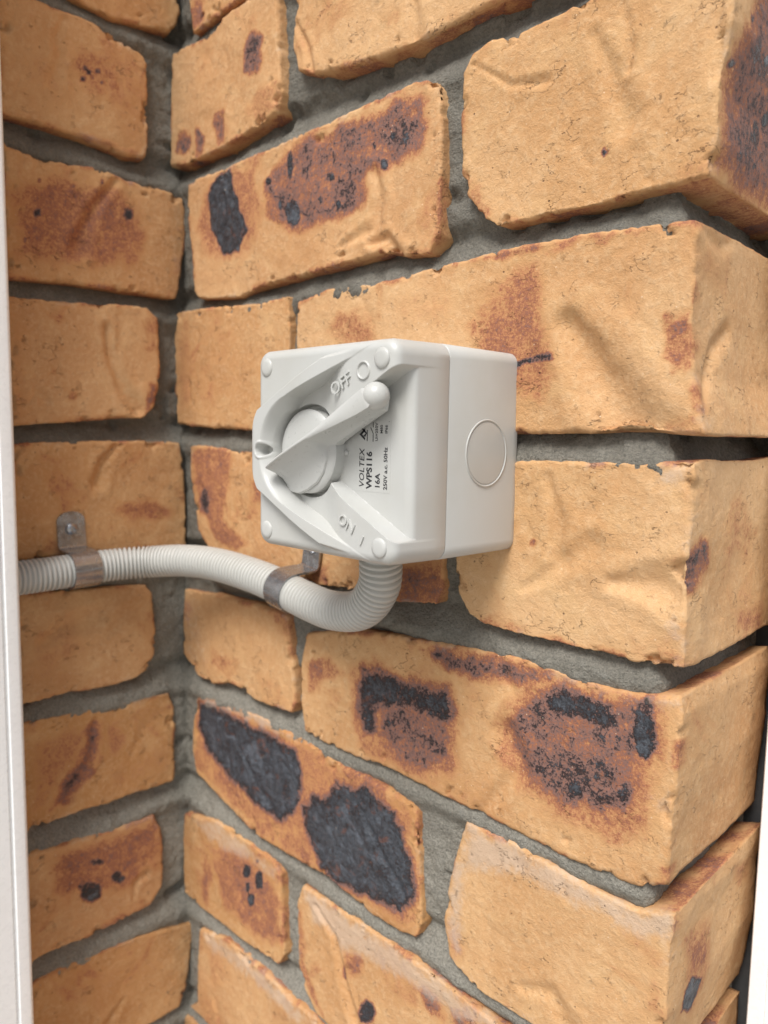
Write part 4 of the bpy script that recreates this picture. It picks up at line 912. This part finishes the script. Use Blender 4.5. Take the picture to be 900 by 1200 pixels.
# ------------------------------------------------------------------ generic builders
def tube(path, radius, seg=24, closed_ends=True):
    """path (n,3), radius scalar or (n,)"""
    p = np.asarray(path, float); n = len(p)
    r = np.broadcast_to(np.asarray(radius, float), (n,))
    t = np.gradient(p, axis=0); t /= np.linalg.norm(t, axis=1, keepdims=True)
    u = np.cross(t[0], [0, 0, 1.]);
    if np.linalg.norm(u) < 1e-3: u = np.array([1., 0, 0])
    u /= np.linalg.norm(u)
    vs = []
    for k in range(n):
        u = u-t[k]*(u@t[k]); u /= np.linalg.norm(u)
        w = np.cross(t[k], u)
        a = np.linspace(0, 2*np.pi, seg, endpoint=False)
        vs.append(p[k]+r[k]*(np.cos(a)[:, None]*u+np.sin(a)[:, None]*w))
    V = np.concatenate(vs)
    f = [(k*seg+j, k*seg+(j+1) % seg, (k+1)*seg+(j+1) % seg, (k+1)*seg+j) for k in range(n-1) for j in range(seg)]
    if closed_ends:
        f.append(tuple(range(seg))[::-1]); f.append(tuple((n-1)*seg+j for j in range(seg)))
    return V, f

def spline(pts, n):
    """Catmull-Rom through the points, resampled evenly"""
    p = np.asarray(pts, float)
    p = np.vstack([2*p[0]-p[1], p, 2*p[-1]-p[-2]])
    out = []
    for k in range(1, len(p)-2):
        t = np.linspace(0, 1, 40, endpoint=False)[:, None]
        a, b, c, d = p[k-1], p[k], p[k+1], p[k+2]
        out.append(0.5*(2*b+(c-a)*t+(2*a-5*b+4*c-d)*t*t+(3*b-a-3*c+d)*t**3))
    out = np.vstack(out+[p[-2][None]])
    s = np.concatenate([[0], np.cumsum(np.linalg.norm(np.diff(out, axis=0), axis=1))])
    q = np.linspace(0, s[-1], n)
    return np.stack([np.interp(q, s, out[:, k]) for k in range(3)], -1), s[-1]

def rounded_rect(hw, hh, r, seg=8):
    pts = []
    for cx, cz, a0 in ((hw-r, -hh+r, -90), (hw-r, hh-r, 0), (-hw+r, hh-r, 90), (-hw+r, -hh+r, 180)):
        for k in range(seg+1):
            a = math.radians(a0+90*k/seg)
            pts.append((cx+r*math.cos(a), cz+r*math.sin(a)))
    return pts

def loft(sections, cap0=True, cap1=True):
    n = len(sections[0])
    V = np.concatenate([np.asarray(s, float) for s in sections])
    f = []
    for k in range(len(sections)-1):
        for j in range(n):
            f.append((k*n+j, k*n+(j+1) % n, (k+1)*n+(j+1) % n, (k+1)*n+j))
    if cap0: f.append(tuple(range(n))[::-1])
    if cap1: f.append(tuple((len(sections)-1)*n+j for j in range(n)))
    return V, f

def fix_normals(me):
    bm = bmesh.new(); bm.from_mesh(me)
    bmesh.ops.recalc_face_normals(bm, faces=bm.faces)
    bm.to_mesh(me); bm.free()
    return me

def sharp(me, angle=35):
    me.set_sharp_from_angle(angle=math.radians(angle))
    return me

def text_mesh(s, size, extrude, mat, bold=0.0, spacing=1.0, shear=0.0):
    cu = bpy.data.curves.new('lettering', 'FONT')
    cu.body = s
    cu.size = size*MM
    cu.extrude = extrude*MM
    cu.offset = bold*MM
    cu.space_character = spacing
    cu.shear = shear
    cu.resolution_u = 3
    to = bpy.data.objects.new('lettering_source', cu)
    COL.objects.link(to)
    dg = bpy.context.evaluated_depsgraph_get()
    me = bpy.data.meshes.new_from_object(to.evaluated_get(dg))
    bpy.data.objects.remove(to)
    bpy.data.curves.remove(cu)
    me.materials.clear(); me.materials.append(mat)
    return me

# ------------------------------------------------------------------ isolator switch
BX, BZ = 235.0, -8.5            # centre of the box on the wall
HW = 43.0                       # half size at the wall
SEAM, FRONT = 45.0, 74.5        # distance from the wall of the seam and of the front face
switch = thing('isolator_switch', 'light grey square weatherproof isolator switch with diagonal lever, mounted on the brick wall', 'switch', (BX, 0, BZ-HW))

def boxpt(x, z, h): return (BX+x, -h, BZ+z)

def ring(hw, r, h, seg=8): return [boxpt(x, z, h) for x, z in rounded_rect(hw, hw, r, seg)]
V, f = loft([ring(42.2, 5, -3), ring(43, 5, -1.5), ring(43, 5, 1), ring(42.94, 6, SEAM-0.4), ring(42.75, 6, SEAM-0.12), ring(41.8, 5, SEAM-0.1)])
obj('base_box', sharp(fix_normals(new_mesh('base_box', V, f, M_BOX)), 50), switch)

def lid_height(x, z):
    """distance of the lid's front surface from the wall"""
    az = np.abs(z+0.3)
    h = np.full(x.shape, FRONT)
    kx = -12.0
    rk = np.hypot(x-kx, z+0.3)
    # guard ridge round the knob and along both wings
    g_in = np.where(x > -17, 22.5+(x+17)*0.40, np.sqrt(np.maximum(0, 23.0**2-(np.minimum(x, -17)-kx)**2)))
    outer_line = np.where(x < 3, 37-(3-x)*0.50, 37+(x-3)*0.13)
    inside_left = np.where(x <= -17, rk-23.0, az-g_in)               # >0 outside the guard's inner wall
    out_left = np.where((x < -20), np.maximum(rk-30.0, az-outer_line), az-outer_line)
    crest = 79.0-5.0*smooth(-14, 27, x)
    wd = 0.4+6.5*smooth(-15, -25, x)
    on_ridge = smooth(-wd, 0.3, inside_left)*smooth(1.1, -0.5, out_left)*(x < 27.5)
    # wing floors
    ramp = 68.5+5.8*smooth(-6, 16, x)
    inside = smooth(0.3, -0.4, inside_left)
    h = h*(1-inside)+np.minimum(ramp, FRONT)*inside
    h = h*(1-on_ridge)+np.maximum(h, crest)*on_ridge
    # sunk label panel between the wings
    edge = az-(12.2+(x-3)*0.52)
    lab = smooth(0.35, -0.4, edge)*smooth(-14, -11, x)
    side_drop = 65.0
    h = h*(1-lab)+side_drop*lab
    # well of the knob
    well = smooth(19.6, 18.9, rk)
    h = h*(1-well)+np.minimum(h, 65.0)*well
    # padlock hole in the guard
    hole = smooth(2.7, 2.2, np.hypot(x+34.4, z+0.3))
    rim = smooth(0.9, 0.2, np.abs(np.hypot(x+34.4, z+0.3)-3.4))
    h = h+rim*0.5
    h = h-6.5*hole
    # rounded outer edges, lower where the label panel runs out
    lim = 42.4
    ex = lim-np.abs(x); ez = lim-np.abs(z)
    r = 4.2
    cornr = 6.5
    qx, qz = np.maximum(0, np.abs(x)-(lim-cornr)), np.maximum(0, np.abs(z)-(lim-cornr))
    e = np.where((qx > 0) & (qz > 0), cornr-np.hypot(qx, qz), np.minimum(ex, ez))
    t = np.clip(1-e/r, 0, 1)
    drop = r*(1-np.sqrt(np.maximum(0, 1-t*t)))
    rightlab = lab*(x > 0)
    drop = drop*(1-0.25*rightlab)
    # the shoulder beside the panel steps down on the right edge
    return h-drop, e

n = 300
g1 = np.linspace(-42.4, 42.4, n)
X, Z = np.meshgrid(g1, g1)
# squeeze the square grid to the rounded square
lim, cr_ = 42.4, 6.5
ax, az = np.abs(X), np.abs(Z)
qx, qz = np.maximum(0, ax-(lim-cr_)), np.maximum(0, az-(lim-cr_))
q = np.hypot(qx, qz); mx = np.maximum(qx, qz)
k = np.where(q > 1e-6, mx/np.maximum(q, 1e-6), 1)
both = (qx > 0) & (qz > 0)
X = np.where(both, np.sign(X)*((lim-cr_)+qx*k), X)
Z = np.where(both, np.sign(Z)*((lim-cr_)+qz*k), Z)
H, _ = lid_height(X.ravel(), Z.ravel())
V = np.c_[BX+X.ravel(), -H, BZ+Z.ravel()]
ids = np.arange(n*n).reshape(n, n)
quads = np.stack([ids[:-1, :-1], ids[:-1, 1:], ids[1:, 1:], ids[1:, :-1]], -1).reshape(-1, 4)
per = np.concatenate([ids[0, :-1], ids[:-1, -1], ids[-1, :0:-1], ids[:0:-1, 0]])
allq = [quads]; prev = per; VV = [V]; base = n*n
pz = V[per]
for hh, grow in ((SEAM+8, 1.0095), (SEAM+0.45, 1.0128), (SEAM+0.18, 1.0095), (SEAM-0.25, 0.99)):
    rr = pz.copy()
    rr[:, 0] = BX+(pz[:, 0]-BX)*grow; rr[:, 2] = BZ+(pz[:, 2]-BZ)*grow; rr[:, 1] = -hh
    VV.append(rr)
    cur = base+np.arange(len(per)); base += len(per)
    allq.append(np.stack([np.roll(prev, -1), prev, cur, np.roll(cur, -1)], -1)); prev = cur
lid = obj('lid', sharp(quad_mesh('lid', np.concatenate(VV), np.concatenate(allq), M_BOX), 32), switch)

# round knock-outs on the side of the base, drawn by a thin raised ring
def ring_mesh(center, axis_u, axis_v, axis_n, r, w, h, mat, seg=48):
    c = np.array(center, float); u, v, nn = map(lambda a: np.array(a, float), (axis_u, axis_v, axis_n))
    secs = []
    prof = [(r-w, -0.3), (r-w*0.6, h), (r+w*0.6, h), (r+w, -0.3)]
    vs = []; fs = []
    for k in range(seg):
        a = 2*math.pi*k/seg
        for rr_, hh_ in prof: vs.append(c+(math.cos(a)*u+math.sin(a)*v)*rr_+nn*hh_)
    m_ = len(prof)
    for k in range(seg):
        for j in range(m_-1):
            a, b = k*m_+j, ((k+1) % seg)*m_+j
            fs.append((a, b, b+1, a+1))
    return fix_normals(new_mesh('ring', vs, fs, mat))
KO = (BX+42.95, -20.0, BZ)
obj('knockout_ring', ring_mesh(KO, (0, 1, 0), (0, 0, 1), (1, 0, 0), 13.7, 0.5, 0.42, M_BOX, 64), switch)
ko_pts0 = [(BX+42.7, -20+13.0*math.cos(a), BZ+13.0*math.sin(a)) for a in np.linspace(0, 2*math.pi, 48, endpoint=False)]
ko_pts1 = [(BX+43.12, -20+12.9*math.cos(a), BZ+12.9*math.sin(a)) for a in np.linspace(0, 2*math.pi, 48, endpoint=False)]
ko_pts2 = [(BX+43.18, -20+12.5*math.cos(a), BZ+12.5*math.sin(a)) for a in np.linspace(0, 2*math.pi, 48, endpoint=False)]
V, f = loft([ko_pts0, ko_pts1, ko_pts2])
obj('knockout', fix_normals(new_mesh('knockout', V, f, M_BOX)), switch)

# screw caps
for x, z in ((35, 35), (35, -35.5), (-35, 35), (-35, -35.5)):
    secs = []
    for rr_, dh in ((3.9, -1.5), (3.9, 0.25), (3.5, 0.75), (2.2, 1.0), (0.6, 1.05)):
        secs.append([boxpt(x+rr_*math.cos(a), z+rr_*math.sin(a), FRONT+dh-0.15) for a in np.linspace(0, 2*math.pi, 28, endpoint=False)])
    V, f = loft(secs)
    obj('screw_cap', fix_normals(new_mesh('screw_cap', V, f, M_BOX)), switch)

# knob: round skirt with a tall blade-shaped lever whose long end points to OFF
KX, KZ = -12.0, -0.5
knob_c = [(17.6, 63.5), (17.6, 70.2), (16.9, 71.0), (15.0, 71.4), (3.0, 71.6)]
secs = [[boxpt(KX+r_*math.cos(a), KZ+r_*math.sin(a), h_) for a in np.linspace(0, 2*math.pi, 64, endpoint=False)] for r_, h_ in knob_c]
V, f = loft(secs)
knob = obj('knob', sharp(fix_normals(new_mesh('knob', V, f, M_KNOB)), 40), switch)
LA = math.radians(26.5)
lu, lv = np.array([math.cos(LA), math.sin(LA)]), np.array([-math.sin(LA), math.cos(LA)])
# s along lever from the pivot; (s, crest height, half width left/right at foot, half width at crest, foot height, crest shift)
LEV = [(-18.2, 73.5, 0.9, 5.0, 0.4, 66.5, 70.5), (-17.6, 79.5, 1.0, 8.5, 0.5, 66.5, 71.8), (-15.8, 82.0, 1.1, 11.8, 0.6, 66.5, 72.3),
       (-11, 82.8, 1.2, 14.6, 0.6, 66.5, 72.5), (-5, 83.0, 1.2, 15.4, 0.6, 66.5, 72.5), (2, 82.8, 1.2, 15.0, 0.7, 66.5, 72.5),
       (7, 82.5, 1.2, 12.8, 0.7, 66.5, 72.4), (11, 82.2, 1.3, 8.8, 0.8, 66.5, 72.2), (13, 82.0, 1.4, 5.6, 0.9, 66.6, 71.0), (20, 81.2, 1.8, 4.6, 1.4, 67.0, 70.5),
       (30, 80.1, 3.0, 4.6, 2.5, 67.6, 70.5), (40, 79.2, 4.2, 4.8, 3.6, 68.0, 70.5), (47, 78.9, 4.5, 4.9, 4.0, 68.1, 70.5), (50, 77.5, 2.5, 2.5, 2.0, 69, 71)]
ss = np.linspace(LEV[0][0], LEV[-1][0], 90)
cols = np.array(LEV)
secs = []
for s_ in ss:
    hc, wl, wr, wc, hf, cs = [np.interp(s_, cols[:, 0], cols[:, k]) for k in range(1, 7)]
    # scooped flank on the lower side: the profile hollows between foot and crest
    sh_ = min(cs, hc-1.2)
    prof = [(-wr, hf), (-wr, sh_-0.6), (-wr*0.96, sh_), (-(wc+(wr-wc)*0.72), sh_+(hc-sh_)*0.05), (-(wc+(wr-wc)*0.42), sh_+(hc-sh_)*0.22), (-(wc+(wr-wc)*0.18), sh_+(hc-sh_)*0.55), (-(wc+(wr-wc)*0.05), sh_+(hc-sh_)*0.84),
            (-wc, hc-0.5), (-wc*0.6, hc-0.12), (0, hc), (wc*0.7, hc-0.25), (wc, hc-0.7), (wc+(wl-wc)*0.5, hf+(hc-hf)*0.5), (wl, hf)]
    secs.append([boxpt(KX+lu[0]*s_+lv[0]*o_, KZ+lu[1]*s_+lv[1]*o_, h_) for o_, h_ in prof])
V, f = loft(secs)
# round ball on the end of the lever
bc, br = (KX+lu[0]*48.8, KZ+lu[1]*48.8, 74.0), 5.3
bv, bf = [], []
for j in range(17):
    th = math.pi*j/16
    for k in range(28):
        a = 2*math.pi*k/28
        bv.append(boxpt(bc[0]+br*math.sin(th)*math.cos(a), bc[1]+br*math.sin(th)*math.sin(a), bc[2]+br*0.98*math.cos(th)))
bf = [tuple(len(V)+q_ for q_ in (j*28+k, j*28+(k+1) % 28, (j+1)*28+(k+1) % 28, (j+1)*28+k)) for j in range(16) for k in range(28)]
V = np.vstack([V, bv]); f = list(f)+bf
lever = obj('lever', sharp(fix_normals(new_mesh('lever', V, f, M_KNOB)), 34), knob)

# raised words on the wings
def place_text(me, x, z, h, ang, parent, name='lettering'):
    o = obj(name, me)
    o.matrix_world = Matrix.Translation(Vector(boxpt(x, z, h))*MM) @ Matrix.Rotation(-math.radians(ang), 4, 'Y') @ Matrix.Rotation(math.pi/2, 4, 'X')
    bpy.context.view_layer.update()
    mw = o.matrix_world.copy()
    o.parent = parent
    o.matrix_parent_inverse = Matrix.Translation(-parent.location)
    return o
place_text(text_mesh('OFF', 7.0, 0.35, M_BOX, 0.05), 8.2, 21.6, FRONT+0.05, 26, switch, 'raised_lettering')
place_text(text_mesh('ON', 6.2, 0.35, M_BOX, 0.05), 11.5, -27.5, FRONT+0.05, -26, switch, 'raised_lettering')
obj('raised_symbol', ring_mesh(boxpt(25.2, 31.0, FRONT), (1, 0, 0), (0, 0, 1), (0, -1, 0), 3.2, 0.42, 0.45, M_BOX, 36), switch)
V, f = loft([[boxpt(25.6+a, -33.6+b, FRONT+h_) for a, b in ((-0.4*0.9+1.9*0.44, 1.9*0.9+0.4*0.44), (0.4*0.9+1.9*0.44, 1.9*0.9-0.4*0.44), (0.4*0.9-1.9*0.44, -1.9*0.9-0.4*0.44), (-0.4*0.9-1.9*0.44, -1.9*0.9+0.4*0.44))] for h_ in (-0.3, 0.4)])
obj('raised_symbol', fix_normals(new_mesh('raised_symbol', V, f, M_BOX, False)), switch)
# small pip beside the knob
secs = [[boxpt(6.2+r_*math.cos(a), -0.6+r_*math.sin(a), 65+h_) for a in np.linspace(0, 2*math.pi, 16, endpoint=False)] for r_, h_ in ((1.3, -0.3), (1.2, 0.6), (0.8, 0.95), (0.2, 1.05))]
V, f = loft(secs)
obj('pip', fix_normals(new_mesh('pip', V, f, M_BOX)), switch)

# printed rating label on the sunk panel: reads upwards
LH = 65.12
def frame_line(x0, x1, z0, z1):
    V = [boxpt(x0, z0, LH), boxpt(x1, z0, LH), boxpt(x1, z1, LH), boxpt(x0, z1, LH)]
    return V
label_plate_secs = [[boxpt(x, z, h_) for x, z in ((12.0, -15.6), (31.0, -15.6), (31.0, 12.6), (12.0, 12.6))] for h_ in (64.8, 65.07)]
V, f = loft(label_plate_secs)
plate = obj('rating_label', fix_normals(new_mesh('rating_label', V, f, M_BOX, False)), switch)
def pr(s, size, x, z, bold=0.0, shear=0.0, spacing=1.0):
    place_text(text_mesh(s, size, 0.02, M_PRINT, bold, spacing, shear), x, z, LH, 90, switch, 'printed_lettering')
pr('VOLTEX', 4.0, 16.6, -14.2, 0.03, 0.15, 1.05)
pr('WPS116', 4.2, 20.9, -14.4, 0.13, 0, 1.0)
pr('16A', 3.6, 25.4, -14.2, 0.09)
pr('250V a.c. 50Hz', 2.7, 29.4, -14.4, 0.06)
pr('Ui=250V', 2.0, 24.0, 4.4, 0.03)
pr('M80', 1.9, 26.7, 7.4, 0.03)
pr('IP66', 1.9, 29.3, 7.4, 0.03)
def print_poly(pts, name='printed_mark'):
    V, f = loft([[boxpt(x, z, h_) for x, z in pts] for h_ in (65.05, 65.14)])
    obj(name, fix_normals(new_mesh(name, V, f, M_PRINT, False)), switch)
# compliance triangle with its tick, and the little switch diagram
print_poly([(16.9, 4.6), (13.6, 7.0), (16.9, 9.4), (16.9, 8.4), (15.2, 7.0), (16.9, 5.6)])
print_poly([(17.0, 6.0), (15.9, 6.4), (17.2, 7.4), (13.6, 10.0), (14.2, 10.6), (17.9, 7.6)])
print_poly([(18.3, 4.4), (17.9, 4.4), (17.9, 8.8), (18.3, 8.8)])
print_poly([(21.6, 4.2), (21.25, 4.2), (21.25, 7.0), (21.6, 7.0)])
print_poly([(21.5, 7.0), (19.9, 9.6), (20.2, 9.8), (21.7, 7.2)])
print_poly([(21.6, 9.8), (21.25, 9.8), (21.25, 11.8), (21.6, 11.8)])
print_poly([(30.3, 11.9), (29.9, 11.9), (29.9, 12.1), (30.3, 12.1)])

# ------------------------------------------------------------------ conduit
CPTS = [(226, -30, -44), (225.5, -28.5, -58), (221, -25, -73), (206, -21.5, -87), (182, -19, -92.5), (156, -17, -91.3), (134, -16, -88.0), (104, -16.5, -84.8),
        (72, -19.5, -82.8), (45, -25.5, -83.5), (26, -36.5, -85.5), (16.5, -54, -86.3), (13, -76, -87.2), (12.5, -100, -88.2), (12.5, -150, -89)]
path0, clen = spline(CPTS, 400)
PITCH_C = 2.9
nring = int(clen/PITCH_C*9)
path, clen = spline(CPTS, nring)
sarc = np.linspace(0, clen, nring)
ph = (sarc/PITCH_C) % 1
# square-ish ribs
rib = smooth(0.10, 0.30, ph)*smooth(0.90, 0.70, ph)
V, f = tube(path, 8.2+2.0*rib, 32)
conduit = obj('conduit', fix_normals(new_mesh('conduit', V, f, M_CONDUIT)), None,
              'light grey corrugated flexible conduit curving from the switch along both brick walls', 'conduit')

def at_s(target, axis):
    k = int(np.argmin(np.abs(path[:, axis]-target)+(1e3 if False else 0)))
    t = path[min(k+2, len(path)-1)]-path[max(k-2, 0)]
    return path[k], t/np.linalg.norm(t)

def saddle(P, tang, wall_n, wall_pos, label, sw_=8.2):
    """half saddle: a strap over the conduit and one ear screwed to the wall above it"""
    n_ = np.array(wall_n, float)
    t_ = tang-n_*(tang@n_); t_ /= np.linalg.norm(t_)
    u_ = np.array([0, 0, 1.]); u_ = u_-t_*(u_@t_); u_ /= np.linalg.norm(u_)
    c_n = abs((P-np.array(wall_pos))@n_)
    base = P-n_*c_n
    root = thing('conduit_saddle', label, 'pipe clip', tuple(base+u_*18))
    r = 11.0
    ca = [math.radians(a) for a in np.linspace(0, 180, 22)]
    prof = [(29, 1.0), (13.4, 1.0), (12.2, 1.5), (11.3, 3.2)]+[(r*math.cos(a), c_n+r*math.sin(a)) for a in ca]+[(-11.1, 3.0), (-11.0, 1.0)]
    prof = np.array(prof)
    d = np.gradient(prof, axis=0); d /= np.linalg.norm(d, axis=1, keepdims=True)
    nn = np.stack([d[:, 1], -d[:, 0]], -1)
    th = 0.6
    hw = np.full(len(prof), sw_); hw[:2] = sw_+0.4
    secs = []
    for k in range(len(prof)):
        row = []
        for sw, st in ((-1, -1), (1, -1), (1, 1), (-1, 1)):
            pr_ = prof[k]+nn[k]*th*st
            row.append(base+u_*pr_[0]+n_*pr_[1]+t_*hw[k]*sw)
        secs.append(row)
    V, f = loft(secs)
    strap = obj('strap', sharp(fix_normals(new_mesh('strap', V, f, M_ZINC)), 40), root)
    # rounded end of the ear
    ec = [(29+6.0*math.sin(a), (sw_+0.4)*math.cos(a)) for a in np.linspace(0, math.pi, 14)]
    V, f = loft([[base+u_*a+t_*b+n_*(1.0+h_) for a, b in ec] for h_ in (-0.6, 0.6)])
    obj('ear', sharp(fix_normals(new_mesh('ear', V, f, M_ZINC)), 40), root)
    # raised stiffening dimple and the screw
    sc = base+u_*24
    secs = []
    for rr_, hh_ in ((3.9, 1.4), (3.8, 2.4), (3.0, 3.2), (1.7, 3.6)):
        secs.append([sc+u_*rr_*math.cos(a)+t_*rr_*math.sin(a)+n_*hh_ for a in np.linspace(0, 2*math.pi, 24, endpoint=False)])
    V, f = loft(secs, True, False)
    # recess
    m_ = len(secs[0])
    V = np.vstack([V, [sc+u_*1.4*math.cos(a)+t_*1.4*math.sin(a)+n_*2.4 for a in np.linspace(0, 2*math.pi, 24, endpoint=False)]])
    f += [(3*m_+j, 3*m_+(j+1) % m_, 4*m_+(j+1) % m_, 4*m_+j) for j in range(m_)]+[tuple(4*m_+j for j in range(m_))]
    obj('screw', sharp(fix_normals(new_mesh('screw', V, f, M_ZINC)), 40), root)
    return root

# points on the path by wall
ka = int(np.argmin(np.abs(path[:, 0]-140)+np.where(path[:, 2] > -60, 1e3, 0)))
kb = int(np.argmin(np.abs(path[:, 1]+77)+np.where(path[:, 0] > 60, 1e3, 0)))
for k_, nrm_, wp, lb in ((ka, (0, -1, 0), (0, 0, 0), 'zinc conduit saddle strapped over the conduit just below the switch'),
                         (kb, (1, 0, 0), (0, 0, 0), 'zinc conduit saddle screwed to the side wall by its round ear')):
    tg = path[k_+3]-path[k_-3]; tg /= np.linalg.norm(tg)
    saddle(path[k_], tg, nrm_, wp, lb, 6.8 if k_ == ka else 8.4)

# ------------------------------------------------------------------ window frames either side
def extrude_profile(prof, z0, z1, mat, name):
    V, f = loft([[(x, y, z0) for x, y in prof], [(x, y, z1) for x, y in prof]])
    return sharp(fix_normals(new_mesh(name, V, f, mat)), 30)

def bead(cx, cy, r, a0, a1, n=8):
    return [(cx+r*math.cos(math.radians(a)), cy+r*math.sin(math.radians(a))) for a in np.linspace(a0, a1, n)]
ZT = (C_HI+1)*COURSE-10
ZB = GROUND_Z
fr = thing('window_frame', 'white aluminium window frame stile that the conduit runs behind, beside the side wall', 'window frame', (20, -150, ZB))
# flange with a rounded nose, its groove and the box section behind
prof = bead(33.4, -124.4, 2.6, 90, 0, 7)+[(36, -129.5), (34.6, -130.2), (34.6, -131.4), (35.6, -132), (35.6, -190), (27.5, -190), (27.5, -124)]+bead(29.6, -123.9, 2.1, 180, 90, 5)
obj('flange', extrude_profile(prof, ZB, ZT, M_FRAME, 'flange'), fr)
prof = [(27.4, -160), (27.4, -189.8), (-60, -189.8), (-60, -160)]
obj('frame_body', extrude_profile(prof, ZB, ZT, M_FRAME, 'frame_body'), fr)
fr2 = thing('window_frame', 'bright white window frame jamb behind the outer corner of the pier', 'window frame', (370, 130, ZB))
xr = WALL_W
prof = [(xr+5.6, 83.4), (xr+6.2, 82.6), (xr+12, 82.6), (xr+12.3, 83.4), (xr+13.1, 83.4), (xr+13.4, 82.6), (xr+57, 82.6)]+bead(xr+57, 85.6, 3, -90, 0, 6)+[(xr+60, 175), (xr+5.6, 175)]
obj('jamb', extrude_profile(prof, ZB, ZT, M_FRAME, 'jamb'), fr2)
prof = [(xr-45, 108.6), (xr+5.5, 108.6), (xr+5.5, 150), (xr-45, 150)]
obj('gap_shade_strip', extrude_profile(prof, ZB, ZT, M_GAP_SHADE, 'gap_shade_strip'), fr2)  # dark strip added so the gap between bricks and jamb looks shaded
prof = [(xr+60.1, 140), (xr+74, 140), (xr+74, 174), (xr+60.1, 174)]
obj('sash_stile', extrude_profile(prof, ZB, ZT, M_FRAME, 'sash_stile'), fr2)
